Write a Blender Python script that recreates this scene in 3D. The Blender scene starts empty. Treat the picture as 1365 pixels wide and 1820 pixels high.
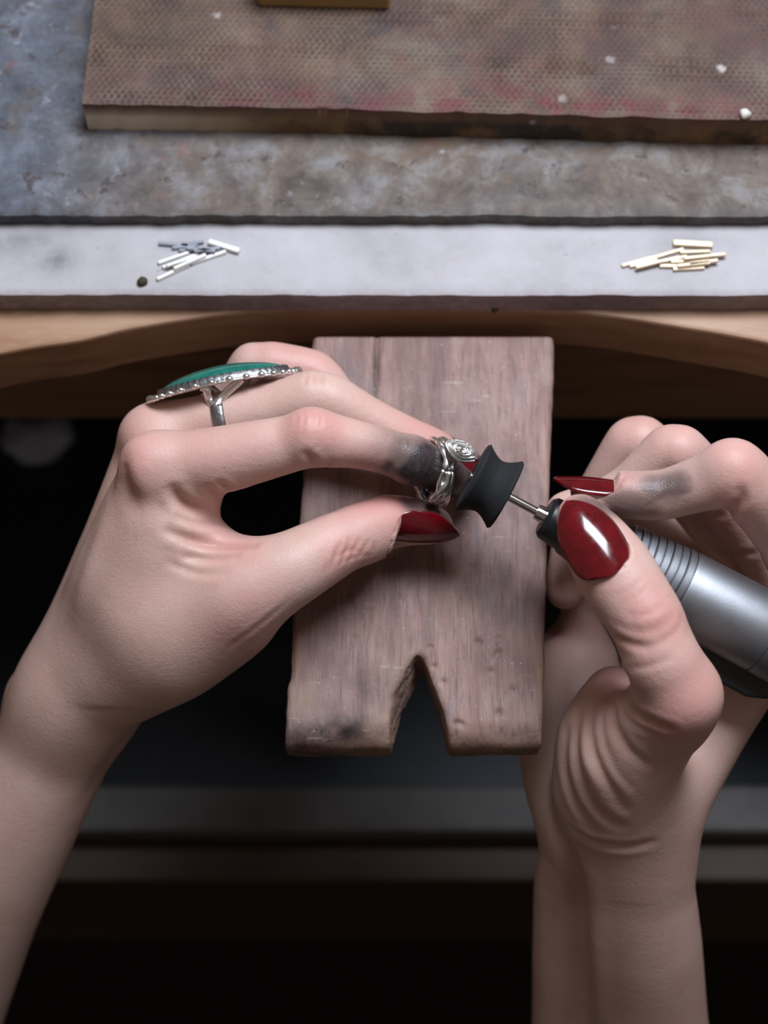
import bpy, bmesh, math, random
import numpy as np
from mathutils import Vector, Matrix

# ------------------------------------------------------------------ camera, world, lights, exposure
SC = bpy.context.scene
COL = SC.collection
FPX, D0, IW, IH = 3139.0, 430.0, 1365.0, 1820.0          # focal length in pixels, mm to the working plane
PITCH = math.radians(65.0)
FWD = np.array([0.0, math.cos(PITCH), -math.sin(PITCH)])
UPV = np.array([0.0, math.sin(PITCH), math.cos(PITCH)])
RGT = np.array([1.0, 0.0, 0.0])
CAMP = -FWD * D0                                          # millimetres

cam_d = bpy.data.cameras.new('camera')
cam = bpy.data.objects.new('camera', cam_d)
COL.objects.link(cam)
cam.location = Vector(CAMP * 0.001)
cam.rotation_euler = (math.radians(90) - PITCH, 0, 0)
cam_d.sensor_fit = 'VERTICAL'
cam_d.sensor_height = 36.0
cam_d.sensor_width = 27.0
cam_d.lens = 36.0 * FPX / IH
cam_d.clip_start = 0.01
cam_d.clip_end = 20
cam_d.dof.use_dof = True
cam_d.dof.focus_distance = 0.402
cam_d.dof.aperture_fstop = 9.5
SC.camera = cam

world = bpy.data.worlds.new('world')
SC.world = world
world.use_nodes = True
world.node_tree.nodes['Background'].inputs[0].default_value = (1.0, 0.80, 0.66, 1)
world.node_tree.nodes['Background'].inputs[1].default_value = 0.17

def area_light(name, loc, target, size, size_y, power, col):
    d = bpy.data.lights.new(name, 'AREA')
    d.shape = 'RECTANGLE'
    d.size, d.size_y, d.energy, d.color = size, size_y, power, col
    o = bpy.data.objects.new(name, d)
    COL.objects.link(o)
    o.location = loc
    o.rotation_euler = (Vector(target) - Vector(loc)).to_track_quat('-Z', 'Y').to_euler()
    return o
# cool daylight-white work lamp hanging low above the bench
area_light('work_light', (0.10, 0.17, 0.50), (0.0, 0.0, 0.0), 0.30, 0.20, 4.45, (0.84, 0.90, 1.0))

SC.view_settings.view_transform = 'Standard'
SC.view_settings.look = 'None'
SC.view_settings.gamma = 1.0
SC.view_settings.use_curve_mapping = False
SC.view_settings.exposure = 0.0
SC.cycles.use_denoising = True

# ------------------------------------------------------------------ pixel -> place helpers (millimetres)
def camera_mm(px, py, w):
    """a point seen at (px,py), w mm in front of the working plane; camera-aligned mm (right, up, toward viewer)"""
    d = D0 - w
    return np.array([(px - IW / 2) / FPX * d, (IH / 2 - py) / FPX * d, w])
def to_world(c):
    c = np.asarray(c, float)
    return c[..., 0:1] * RGT + c[..., 1:2] * UPV - c[..., 2:3] * FWD
def P(px, py, w):
    return to_world(camera_mm(px, py, w))
def ray(px, py):
    return FWD + RGT * (px - IW / 2) / FPX + UPV * (IH / 2 - py) / FPX
def on_z(px, py, z):
    r = ray(px, py)
    return CAMP + r * ((z - CAMP[2]) / r[2])
def on_y(px, py, y):
    r = ray(px, py)
    return CAMP + r * ((y - CAMP[1]) / r[1])
def rmm(rpx, w):
    return rpx * (D0 - w) / FPX
def unit(v):
    v = np.asarray(v, float)
    return v / np.linalg.norm(v)
def cdir(x, u, w):
    return unit(RGT * x + UPV * u - FWD * w)

# ------------------------------------------------------------------ object helpers
def mesh_obj(name, verts, faces, mat, parent=None, smooth=True):
    """verts in world millimetres"""
    me = bpy.data.meshes.new(name)
    me.from_pydata([tuple(v) for v in (np.asarray(verts, float) * 0.001)], [], faces)
    me.update()
    if smooth:
        me.polygons.foreach_set('use_smooth', [True] * len(me.polygons))
    if mat:
        me.materials.append(mat)
    o = bpy.data.objects.new(name, me)
    COL.objects.link(o)
    if parent:
        o.parent = parent
    return o
def fast_mesh(name, V, Q, mat=None, parent=None):
    me = bpy.data.meshes.new(name)
    V = np.ascontiguousarray(V, dtype=np.float32) * np.float32(0.001)
    n = Q.shape[1]
    me.vertices.add(len(V)); me.vertices.foreach_set('co', V.ravel())
    me.loops.add(Q.size); me.loops.foreach_set('vertex_index', Q.ravel().astype(np.int32))
    me.polygons.add(len(Q))
    me.polygons.foreach_set('loop_start', np.arange(0, Q.size, n, dtype=np.int32))
    me.polygons.foreach_set('use_smooth', np.ones(len(Q), bool))
    me.update(calc_edges=True)
    me.validate()
    if mat: me.materials.append(mat)
    o = bpy.data.objects.new(name, me)
    COL.objects.link(o)
    if parent: o.parent = parent
    return o
def empty(name, loc_mm=(0, 0, 0)):
    o = bpy.data.objects.new(name, None)
    COL.objects.link(o)
    o.empty_display_size = 0.01
    return o
def tag(o, label=None, cat=None, group=None, kind=None):
    if label: o['label'] = label
    if cat: o['category'] = cat
    if group: o['group'] = group
    if kind: o['kind'] = kind
    return o
def bevel(o, w_mm, seg=2, ang=35):
    m = o.modifiers.new('bevel', 'BEVEL')
    m.width = w_mm * 0.001; m.segments = seg; m.limit_method = 'ANGLE'; m.angle_limit = math.radians(ang)
    return o
def box_pts(c0, c1):
    x0, y0, z0 = c0; x1, y1, z1 = c1
    v = [(x0,y0,z0),(x1,y0,z0),(x1,y1,z0),(x0,y1,z0),(x0,y0,z1),(x1,y0,z1),(x1,y1,z1),(x0,y1,z1)]
    f = [(0,3,2,1),(4,5,6,7),(0,1,5,4),(1,2,6,5),(2,3,7,6),(3,0,4,7)]
    return v, f
def box(name, c0, c1, mat, parent=None, bev=0.6):
    v, f = box_pts(c0, c1)
    o = mesh_obj(name, v, f, mat, parent, smooth=False)
    if bev: bevel(o, bev)
    return o
def prism(name, pts, z0, z1, mat, parent=None, bev=0.6):
    """polygon pts (x,y mm, counter-clockwise) extruded from z0 to z1"""
    n = len(pts)
    v = [(p[0], p[1], z0) for p in pts] + [(p[0], p[1], z1) for p in pts]
    f = [tuple(range(n - 1, -1, -1)), tuple(range(n, 2 * n))]
    f += [(i, (i + 1) % n, n + (i + 1) % n, n + i) for i in range(n)]
    o = mesh_obj(name, v, f, mat, parent, smooth=False)
    if bev: bevel(o, bev)
    return o
def frame_from_axis(a, hint=(0, 0, 1)):
    a = unit(a); h = np.asarray(hint, float)
    if abs(a @ unit(h)) > 0.95: h = np.array([1.0, 0, 0])
    s = unit(np.cross(h, a)); t = np.cross(a, s)
    return s, t, a
def lathe(name, origin, axis, prof, mat, parent=None, n=48, sharp=True):
    """prof: list of (distance along axis, radius)"""
    s, t, a = frame_from_axis(axis)
    V, F = [], []
    m = len(prof)
    for (d, r) in prof:
        for k in range(n):
            th = 2 * math.pi * k / n
            V.append(origin + a * d + (s * math.cos(th) + t * math.sin(th)) * r)
    for i in range(m - 1):
        for k in range(n):
            k2 = (k + 1) % n
            F.append((i*n+k, i*n+k2, (i+1)*n+k2, (i+1)*n+k))
    V.append(origin + a * prof[0][0]); V.append(origin + a * prof[-1][0])
    for k in range(n):
        k2 = (k + 1) % n
        F.append((m*n, k2, k)); F.append((m*n+1, (m-1)*n+k, (m-1)*n+k2))
    o = mesh_obj(name, V, F, mat, parent)
    if sharp:
        mod = o.modifiers.new('split', 'EDGE_SPLIT'); mod.split_angle = math.radians(32)
    return o
def sweep(name, pts, radii, mat, parent=None, n=10, flat=None):
    """tube along pts with an (a,b) half size per point; flat = list of normals for b"""
    pts = [np.asarray(p, float) for p in pts]
    V, F = [], []
    m = len(pts)
    for i, p in enumerate(pts):
        a = unit(pts[min(i+1, m-1)] - pts[max(i-1, 0)])
        h = flat[i] if flat is not None else (0, 0, 1)
        b = unit(np.asarray(h) - a * (np.asarray(h) @ a)); s = np.cross(a, b)
        ra, rb = radii[i] if isinstance(radii[i], (tuple, list)) else (radii[i], radii[i])
        for k in range(n):
            th = 2 * math.pi * k / n
            V.append(p + s * math.cos(th) * ra + b * math.sin(th) * rb)
    for i in range(m - 1):
        for k in range(n):
            k2 = (k + 1) % n
            F.append((i*n+k, i*n+k2, (i+1)*n+k2, (i+1)*n+k))
    F.append(tuple(range(n - 1, -1, -1))); F.append(tuple((m-1)*n+k for k in range(n)))
    return mesh_obj(name, V, F, mat, parent)

# ------------------------------------------------------------------ materials
class NT:
    def __init__(self, name):
        self.m = bpy.data.materials.new(name); self.m.use_nodes = True
        self.t = self.m.node_tree; self.b = self.t.nodes['Principled BSDF']
        self.tc = self.t.nodes.new('ShaderNodeTexCoord')
    def n(self, typ, **kw):
        nd = self.t.nodes.new('ShaderNode' + typ)
        for k, v in kw.items():
            if k in nd.inputs: self.set(nd.inputs[k], v)
            else: setattr(nd, k, v)
        return nd
    def set(self, inp, v):
        if isinstance(v, bpy.types.NodeSocket): self.t.links.new(v, inp)
        elif isinstance(v, bpy.types.Node): self.t.links.new(v.outputs[0], inp)
        else: inp.default_value = v
    def coords(self, scale=(1,1,1), rot=(0,0,0), loc=(0,0,0), src='Object'):
        mp = self.n('Mapping'); self.set(mp.inputs[0], self.tc.outputs[src])
        mp.inputs['Scale'].default_value = scale; mp.inputs['Rotation'].default_value = rot; mp.inputs['Location'].default_value = loc
        return mp.outputs[0]
    def noise(self, vec, scale, detail=4, rough=0.55, dist=0.0):
        nd = self.n('TexNoise'); self.set(nd.inputs['Vector'], vec)
        nd.inputs['Scale'].default_value = scale; nd.inputs['Detail'].default_value = detail
        nd.inputs['Roughness'].default_value = rough; nd.inputs['Distortion'].default_value = dist
        return nd.outputs[0]
    def ramp(self, fac, stops, interp='LINEAR'):
        nd = self.n('ValToRGB'); self.set(nd.inputs[0], fac); cr = nd.color_ramp; cr.interpolation = interp
        while len(cr.elements) < len(stops): cr.elements.new(0.5)
        for e, (p, c) in zip(cr.elements, stops):
            e.position = p; e.color = (c if len(c) == 4 else (*c, 1)) if hasattr(c, '__len__') else (c, c, c, 1)
        return nd.outputs[0]
    def mix(self, fac, a, b, blend='MIX'):
        nd = self.n('Mix', data_type='RGBA', blend_type=blend)
        self.set(nd.inputs[0], fac)
        for i, v in ((6, a), (7, b)):
            if isinstance(v, (tuple, list)) and len(v) == 3: v = (*v, 1)
            self.set(nd.inputs[i], v)
        return nd.outputs[2]
    def math(self, op, a, b=0.0, clamp=False):
        nd = self.n('Math', operation=op, use_clamp=clamp); self.set(nd.inputs[0], a); self.set(nd.inputs[1], b); return nd.outputs[0]
    def bump(self, h, strength, dist, prev=None):
        nd = self.n('Bump'); self.set(nd.inputs['Height'], h); nd.inputs['Strength'].default_value = strength
        nd.inputs['Distance'].default_value = dist
        if prev is not None: self.set(nd.inputs['Normal'], prev)
        return nd.outputs[0]
    def attr(self, name):
        nd = self.n('Attribute'); nd.attribute_name = name; return nd.outputs['Fac']
    def out(self, **kw):
        for k, v in kw.items():
            k = k.replace('_', ' ')
            if isinstance(v, (tuple, list)) and len(v) == 3 and k.endswith('Color'): v = (*v, 1)
            self.set(self.b.inputs[k], v)
        return self.m

def lin(r, g, b):
    f = lambda c: ((c/255+0.055)/1.055)**2.4 if c > 10 else c/255/12.92
    return (f(r), f(g), f(b))

def plain(name, col, rough=0.5, metal=0.0, coat=0.0, bumpy=0.0, bscale=900, var=0.12):
    m = NT(name); v = m.coords()
    nz = m.noise(v, bscale * 0.15, 4)
    c = m.mix(m.ramp(nz, [(0.3, 0.0), (0.7, 1.0)]), tuple(x * (1 - var) for x in col), tuple(min(1, x * (1 + var)) for x in col))
    kw = dict(Base_Color=c, Roughness=rough, Metallic=metal, Coat_Weight=coat)
    if bumpy: kw['Normal'] = m.bump(m.noise(v, bscale, 3), bumpy, 0.0004)
    return m.out(**kw)

def skin_material():
    m = NT('skin'); v = m.coords()
    big = m.noise(v, 60, 3)
    mot = m.noise(v, 260, 4)
    base = m.mix(m.ramp(big, [(0.35, 0.0), (0.65, 1.0)]), (0.565, 0.37, 0.312), (0.62, 0.43, 0.372))
    base = m.mix(m.math('MULTIPLY', m.ramp(mot, [(0.4, 0.0), (0.75, 1.0)]), 0.30), base, (0.58, 0.32, 0.285))
    bl = m.attr('blush')
    base = m.mix(m.math('MULTIPLY', bl, 0.85, True), base, (0.61, 0.25, 0.235))
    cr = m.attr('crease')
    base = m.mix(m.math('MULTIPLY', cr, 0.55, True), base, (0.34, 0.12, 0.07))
    fine = m.noise(m.coords(scale=(1, 1, 1)), 2600, 3, 0.7)
    gr = m.noise(v, 750, 4, 0.7)
    dfac = m.math('MULTIPLY', m.math('MULTIPLY', m.attr('dirt'), 1.15, True), m.ramp(m.math('ADD', m.math('MULTIPLY', gr, 0.7), m.math('MULTIPLY', fine, 0.3)), [(0.32, 0.90), (0.6, 1.0)]), True)
    base = m.mix(dfac, base, (0.028, 0.022, 0.026))
    sp = m.n('TexVoronoi'); m.set(sp.inputs['Vector'], v); sp.inputs['Scale'].default_value = 150
    base = m.mix(m.math('MULTIPLY', m.ramp(sp.outputs['Distance'], [(0.022, 1.0), (0.04, 0.0)]), 0.55), base, (0.10, 0.05, 0.05))
    vo = m.n('TexVoronoi', feature='DISTANCE_TO_EDGE'); m.set(vo.inputs['Vector'], m.n('Vector' + 'Math', operation='ADD').outputs[0] if False else v)
    vo.inputs['Scale'].default_value = 1500
    b1 = m.bump(m.ramp(vo.outputs['Distance'], [(0.0, 0.0), (0.18, 1.0)]), 0.16, 0.00022)
    b2 = m.bump(m.noise(v, 900, 4, 0.65), 0.22, 0.0004, b1)
    return m.out(Base_Color=base, Roughness=m.mix(dfac, (0.46,)*3, (0.36,)*3), Subsurface_Weight=0.22, Subsurface_Radius=(1.0, 0.36, 0.2), Subsurface_Scale=0.0028,
                 Specular_IOR_Level=0.42, Normal=b2)

def nail_material():
    m = NT('nail_varnish'); v = m.coords()
    c = m.mix(m.ramp(m.noise(v, 300, 3), [(0.35, 0.0), (0.7, 1.0)]), (0.075, 0.0015, 0.004), (0.125, 0.002, 0.006))
    dr = m.noise(m.coords(scale=(1, 1, 1)), 500, 5, 0.75)
    c = m.mix(m.math('MULTIPLY', m.ramp(dr, [(0.62, 0.0), (0.78, 1.0)]), 0.5), c, (0.03, 0.012, 0.012))
    return m.out(Base_Color=c, Roughness=m.ramp(m.noise(v, 700, 4), [(0.3, 0.10), (0.7, 0.22)]), Coat_Weight=0.35, Coat_Roughness=0.04, Specular_IOR_Level=0.5)

def pin_material():
    m = NT('worn_pin_wood')
    g = m.coords(scale=(1, 0.11, 0.5))
    gr = m.noise(g, 330, 6, 0.6, 0.8)
    gr2 = m.noise(m.coords(scale=(1, 0.06, 0.5)), 1700, 4, 0.6)
    c = m.ramp(gr, [(0.28, (0.175, 0.100, 0.088)), (0.45, (0.255, 0.150, 0.128)), (0.6, (0.315, 0.195, 0.165)), (0.8, (0.385, 0.26, 0.22))])
    pat = m.noise(m.coords(scale=(1, 0.7, 1)), 48, 6, 0.6)
    c = m.mix(m.math('MULTIPLY', m.ramp(pat, [(0.46, 0.0), (0.60, 1.0)]), 0.55), c, (0.165, 0.105, 0.098))
    pink = m.noise(m.coords(scale=(1, 0.5, 1), loc=(0.3, 0.1, 0)), 75, 5, 0.6)
    c = m.mix(m.math('MULTIPLY', m.ramp(pink, [(0.5, 0.0), (0.64, 1.0)]), 0.5), c, (0.37, 0.265, 0.24))
    blu = m.noise(m.coords(scale=(1, 0.6, 1), loc=(0.8, 0.4, 0)), 85, 6, 0.65)
    c = m.mix(m.math('MULTIPLY', m.ramp(blu, [(0.56, 0.0), (0.68, 1.0)]), 0.6), c, (0.175, 0.16, 0.175))
    c = m.mix(m.math('MULTIPLY', m.ramp(gr2, [(0.54, 0.0), (0.68, 1.0)]), 0.55), c, (0.105, 0.068, 0.064))
    pore = m.noise(m.coords(scale=(1, 0.4, 1)), 1200, 4, 0.7)
    c = m.mix(m.math('MULTIPLY', m.ramp(pore, [(0.6, 0.0), (0.7, 1.0)]), 0.45), c, (0.08, 0.05, 0.048))
    # black grime on the worn working end, weaker darker patches farther up
    gm = m.noise(m.coords(), 160, 6, 0.7)
    c = m.mix(m.math('MULTIPLY', m.attr('grime_and_dark'), m.ramp(gm, [(0.3, 0.35), (0.6, 1.0)]), True), c, (0.016, 0.014, 0.015))
    c = m.mix(m.math('MULTIPLY', m.attr('bare'), m.ramp(gm, [(0.38, 0.2), (0.58, 1.0)]), True), c, (0.40, 0.27, 0.17))
    fl = m.n('TexVoronoi'); m.set(fl.inputs['Vector'], m.coords()); fl.inputs['Scale'].default_value = 420
    spk = m.math('MULTIPLY', m.ramp(fl.outputs['Distance'], [(0.05, 1.0), (0.11, 0.0)]), m.ramp(m.noise(m.coords(), 70, 3), [(0.5, 0.0), (0.62, 1.0)]))
    c = m.mix(m.math('MULTIPLY', spk, 0.8), c, (0.55, 0.53, 0.54))
    f2 = m.n('TexVoronoi'); m.set(f2.inputs['Vector'], m.coords()); f2.inputs['Scale'].default_value = 900
    c = m.mix(m.math('MULTIPLY', m.math('MULTIPLY', m.ramp(f2.outputs['Distance'], [(0.10, 1.0), (0.2, 0.0)]), m.ramp(m.noise(m.coords(loc=(0.2, 0, 0)), 45, 5, 0.7), [(0.5, 0.0), (0.66, 1.0)])), 0.5), c, (0.50, 0.46, 0.46))
    sc = m.noise(m.coords(scale=(0.12, 1, 1), rot=(0, 0, 0.5)), 900, 3, 0.5)
    c = m.mix(m.math('MULTIPLY', m.math('MULTIPLY', m.ramp(sc, [(0.66, 0.0), (0.72, 1.0)]), m.ramp(pink, [(0.45, 0.0), (0.6, 1.0)])), 0.5), c, (0.46, 0.38, 0.36))
    nrm = m.bump(gr2, 0.45, 0.0003, m.bump(gr, 0.35, 0.0006))
    nrm = m.bump(m.noise(m.coords(), 900, 4, 0.7), 0.25, 0.0003, nrm)
    return m.out(Base_Color=c, Roughness=m.ramp(pat, [(0.3, 0.5), (0.7, 0.68)]), Normal=nrm, Specular_IOR_Level=0.35)

def bench_wood():
    m = NT('bench_wood'); v = m.coords(scale=(0.12, 1, 1))
    g = m.noise(v, 170, 6, 0.6, 0.5)
    c = m.ramp(g, [(0.25, (0.24, 0.12, 0.062)), (0.5, (0.33, 0.185, 0.105)), (0.75, (0.41, 0.26, 0.17))])
    s = m.noise(m.coords(), 90, 5, 0.7)
    c = m.mix(m.math('MULTIPLY', m.ramp(s, [(0.58, 0.0), (0.8, 1.0)]), 0.4), c, (0.14, 0.07, 0.035))
    f = m.noise(m.coords(scale=(0.3, 1, 1)), 700, 3)
    c = m.mix(m.math('MULTIPLY', m.ramp(f, [(0.5, 0.0), (0.75, 1.0)]), 0.3), c, (0.44, 0.31, 0.23))
    return m.out(Base_Color=c, Roughness=0.42, Normal=m.bump(g, 0.15, 0.0004))

def apron_wood():
    m = NT('apron_wood'); v = m.coords(scale=(0.1, 1, 1))
    g = m.noise(v, 150, 5, 0.6, 0.4)
    c = m.ramp(g, [(0.3, (0.16, 0.085, 0.04)), (0.7, (0.28, 0.16, 0.08))])
    return m.out(Base_Color=c, Roughness=0.55, Normal=m.bump(g, 0.15, 0.0004))

def pale_board_mat():
    m = NT('pale_board'); v = m.coords()
    a = m.noise(v, 40, 6, 0.65)
    c = m.ramp(a, [(0.3, (0.30, 0.285, 0.295)), (0.5, (0.385, 0.37, 0.385)), (0.7, (0.44, 0.425, 0.45))])
    w = m.noise(m.coords(scale=(1, 2, 1)), 140, 5, 0.7)
    c = m.mix(m.math('MULTIPLY', m.ramp(w, [(0.55, 0.0), (0.8, 1.0)]), 0.5), c, (0.36, 0.31, 0.29))
    d = m.noise(m.coords(), 330, 4, 0.7)
    c = m.mix(m.math('MULTIPLY', m.ramp(d, [(0.66, 0.0), (0.75, 1.0)]), 0.7), c, (0.17, 0.16, 0.17))
    c = m.mix(m.math('MULTIPLY', m.attr('soot'), m.ramp(m.noise(m.coords(), 120, 5, 0.7), [(0.25, 0.2), (0.6, 1.0)]), True), c, (0.09, 0.095, 0.115))
    c = m.mix(m.math('MULTIPLY', m.attr('edge'), m.ramp(m.noise(m.coords(), 400, 5, 0.75), [(0.3, 0.4), (0.6, 0.9)]), True), c, (0.20, 0.145, 0.15))
    return m.out(Base_Color=c, Roughness=0.62, Normal=m.bump(m.noise(v, 700, 4, 0.7), 0.2, 0.0004))

def plate_mat():
    m = NT('patinated_plate'); v = m.coords()
    a = m.noise(v, 24, 5, 0.65, 0.3)
    b = m.noise(m.coords(loc=(0.5, 0.2, 0)), 95, 9, 0.72, 0.3)
    c = m.ramp(b, [(0.34, (0.085, 0.055, 0.040)), (0.44, (0.165, 0.112, 0.082)), (0.52, (0.22, 0.16, 0.12)), (0.60, (0.30, 0.255, 0.225)), (0.70, (0.37, 0.355, 0.36))])
    gx = m.attr('grey')
    grey = m.ramp(b, [(0.32, (0.075, 0.077, 0.088)), (0.5, (0.165, 0.172, 0.195)), (0.66, (0.30, 0.31, 0.345))])
    c = m.mix(m.math('ADD', gx, m.math('MULTIPLY', m.math('SUBTRACT', a, 0.5), 2.2), True), c, grey)
    r = m.noise(m.coords(loc=(0.1, 0.7, 0)), 150, 6, 0.7)
    c = m.mix(m.math('MULTIPLY', m.ramp(r, [(0.585, 0.0), (0.64, 1.0)]), 0.8), c, (0.075, 0.040, 0.030))
    oc = m.noise(m.coords(loc=(0.6, 0.1, 0)), 80, 7, 0.72)
    c = m.mix(m.math('MULTIPLY', m.ramp(oc, [(0.56, 0.0), (0.66, 1.0)]), 0.55), c, (0.235, 0.135, 0.065))
    d = m.noise(m.coords(loc=(0.9, 0.3, 0)), 260, 6, 0.72)
    where = m.ramp(m.noise(m.coords(loc=(0.3, 0.5, 0)), 32, 4), [(0.46, 0.0), (0.56, 1.0)])
    c = m.mix(m.math('MULTIPLY', m.math('MULTIPLY', m.ramp(d, [(0.58, 0.0), (0.66, 1.0)]), where), 0.85), c, (0.50, 0.49, 0.50))
    pk = m.noise(m.coords(loc=(0.2, 0.9, 0)), 75, 4, 0.6)
    c = m.mix(m.math('MULTIPLY', m.ramp(pk, [(0.65, 0.0), (0.72, 1.0)]), 0.6), c, (0.30, 0.115, 0.12))
    c = m.mix(m.math('MULTIPLY', m.attr('soot'), m.ramp(m.noise(v, 190, 6, 0.75), [(0.32, 1.0), (0.62, 0.25)]), True), c, (0.03, 0.028, 0.031))
    c = m.mix(1.0, c, m.mix(gx, (0.58, 0.59, 0.61), (0.50, 0.54, 0.61)), 'MULTIPLY')
    return m.out(Base_Color=c, Roughness=0.62, Normal=m.bump(d, 0.25, 0.0005, m.bump(b, 0.25, 0.001)))

def solder_board_mat():
    m = NT('stained_solder_board'); v = m.coords()
    b = m.noise(v, 45, 8, 0.66, 0.4)
    c = m.ramp(b, [(0.32, (0.10, 0.062, 0.045)), (0.44, (0.185, 0.115, 0.072)), (0.55, (0.25, 0.168, 0.108)), (0.70, (0.315, 0.24, 0.175))])
    r = m.noise(m.coords(loc=(0.4, 0.8, 0)), 26, 7, 0.66)
    c = m.mix(m.math('MULTIPLY', m.ramp(r, [(0.46, 0.0), (0.62, 1.0)]), 0.72), c, (0.155, 0.070, 0.060))
    k = m.noise(m.coords(loc=(0.9, 0.1, 0)), 60, 8, 0.7)
    c = m.mix(m.math('MULTIPLY', m.ramp(k, [(0.52, 0.0), (0.66, 1.0)]), 0.75), c, (0.070, 0.060, 0.058))
    g = m.noise(m.coords(loc=(0.1, 0.4, 0)), 38, 6, 0.62)
    c = m.mix(m.math('MULTIPLY', m.ramp(g, [(0.54, 0.0), (0.68, 1.0)]), 0.6), c, (0.30, 0.25, 0.19))
    c = m.mix(m.math('MULTIPLY', m.math('MULTIPLY', m.attr('red'), m.ramp(m.noise(v, 160, 6, 0.72), [(0.44, 0.0), (0.58, 1.0)]), True), 0.8), c, (0.25, 0.045, 0.06))
    c = m.mix(m.math('MULTIPLY', m.attr('cell'), m.ramp(m.noise(v, 70, 5, 0.65), [(0.38, 0.25), (0.58, 0.85)])), c, (0.055, 0.036, 0.030))
    c = m.mix(1.0, c, (0.58, 0.55, 0.57), 'MULTIPLY')
    side = m.mix(m.ramp(m.noise(m.coords(scale=(0.6, 1, 1)), 70, 6, 0.65), [(0.4, 0.0), (0.62, 1.0)]), (0.27, 0.165, 0.075), (0.17, 0.105, 0.055))
    side = m.mix(m.math('MULTIPLY', m.attr('scorch'), m.ramp(m.noise(m.coords(loc=(0.7, 0, 0)), 45, 6, 0.65), [(0.42, 0.0), (0.58, 1.0)]), True), side, (0.040, 0.030, 0.024))
    side = m.mix(m.attr('bare'), side, (0.74, 0.66, 0.53))
    c = m.mix(m.attr('side'), c, side)
    wh = m.n('TexVoronoi'); m.set(wh.inputs['Vector'], v); wh.inputs['Scale'].default_value = 75
    wn = m.math('ADD', wh.outputs['Distance'], m.math('MULTIPLY', m.noise(v, 500, 4), 0.16))
    c = m.mix(m.math('MULTIPLY', m.ramp(wn, [(0.14, 1.0), (0.2, 0.0)]), m.ramp(m.noise(v, 25, 3), [(0.5, 0.0), (0.58, 0.85)])), c, (0.50, 0.45, 0.44))
    return m.out(Base_Color=c, Roughness=0.72, Normal=m.bump(m.noise(v, 800, 4, 0.7), 0.25, 0.0005))

M = {}
M['skin'] = skin_material()
M['nail'] = nail_material()
M['pin'] = pin_material()
M['bench'] = bench_wood()
M['apron'] = apron_wood()
M['pale'] = pale_board_mat()
M['plate'] = plate_mat()
M['solder_board'] = solder_board_mat()
M['brick'] = plain('tan_fire_brick', (0.33, 0.20, 0.07), 0.75, bumpy=0.3)
M['silver'] = plain('silver', (0.82, 0.81, 0.80), 0.28, 1.0, bumpy=0.25, bscale=1600)
M['dark_silver'] = plain('oxidised_silver', (0.27, 0.27, 0.28), 0.42, 1.0, bumpy=0.3, bscale=1500)
M['steel'] = plain('polished_steel', (0.62, 0.60, 0.60), 0.14, 1.0)
M['aluminium'] = plain('satin_aluminium', (0.29, 0.302, 0.325), 0.52, 1.0, bumpy=0.06, bscale=2600, var=0.05)
M['groove'] = plain('groove_dark', (0.05, 0.05, 0.07), 0.5, 0.6)
M['black'] = plain('black_plastic', (0.010, 0.011, 0.013), 0.42)
M['rubber'] = plain('black_rubber', (0.006, 0.007, 0.009), 0.85, bumpy=0.3)
M['pewter'] = plain('grey_metal_sheet', (0.03, 0.035, 0.046), 0.5, 0.2)
M['tray_top'] = plain('worn_pale_rail', (0.10, 0.093, 0.09), 0.6)
M['dark_wood'] = plain('dark_drawer_wood', (0.05, 0.026, 0.014), 0.6)
M['pale_chip'] = plain('pale_chip', (0.6, 0.57, 0.53), 0.8)
M['floor'] = plain('dark_floor', (0.012, 0.011, 0.011), 0.8)
M['solder_silver'] = plain('silver_solder', (0.80, 0.80, 0.76), 0.35, 0.55)
M['solder_grey'] = plain('grey_solder', (0.30, 0.32, 0.36), 0.35, 0.8)
M['solder_gold'] = plain('gold_solder', (0.66, 0.54, 0.38), 0.4, 0.5)
M['crumb'] = plain('brown_crumb', (0.05, 0.03, 0.015), 0.8)
def stone_mat():
    m = NT('green_stone'); v = m.coords()
    c = m.mix(m.ramp(m.noise(v, 260, 5, 0.65), [(0.35, 0.0), (0.7, 1.0)]), (0.004, 0.10, 0.082), (0.012, 0.19, 0.14))
    c = m.mix(m.ramp(m.noise(v, 420, 4, 0.7), [(0.66, 0.0), (0.72, 0.8)]), c, (0.25, 0.42, 0.36))
    return m.out(Base_Color=c, Roughness=0.18, Coat_Weight=0.5, Coat_Roughness=0.08)
M['stone'] = stone_mat()

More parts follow.
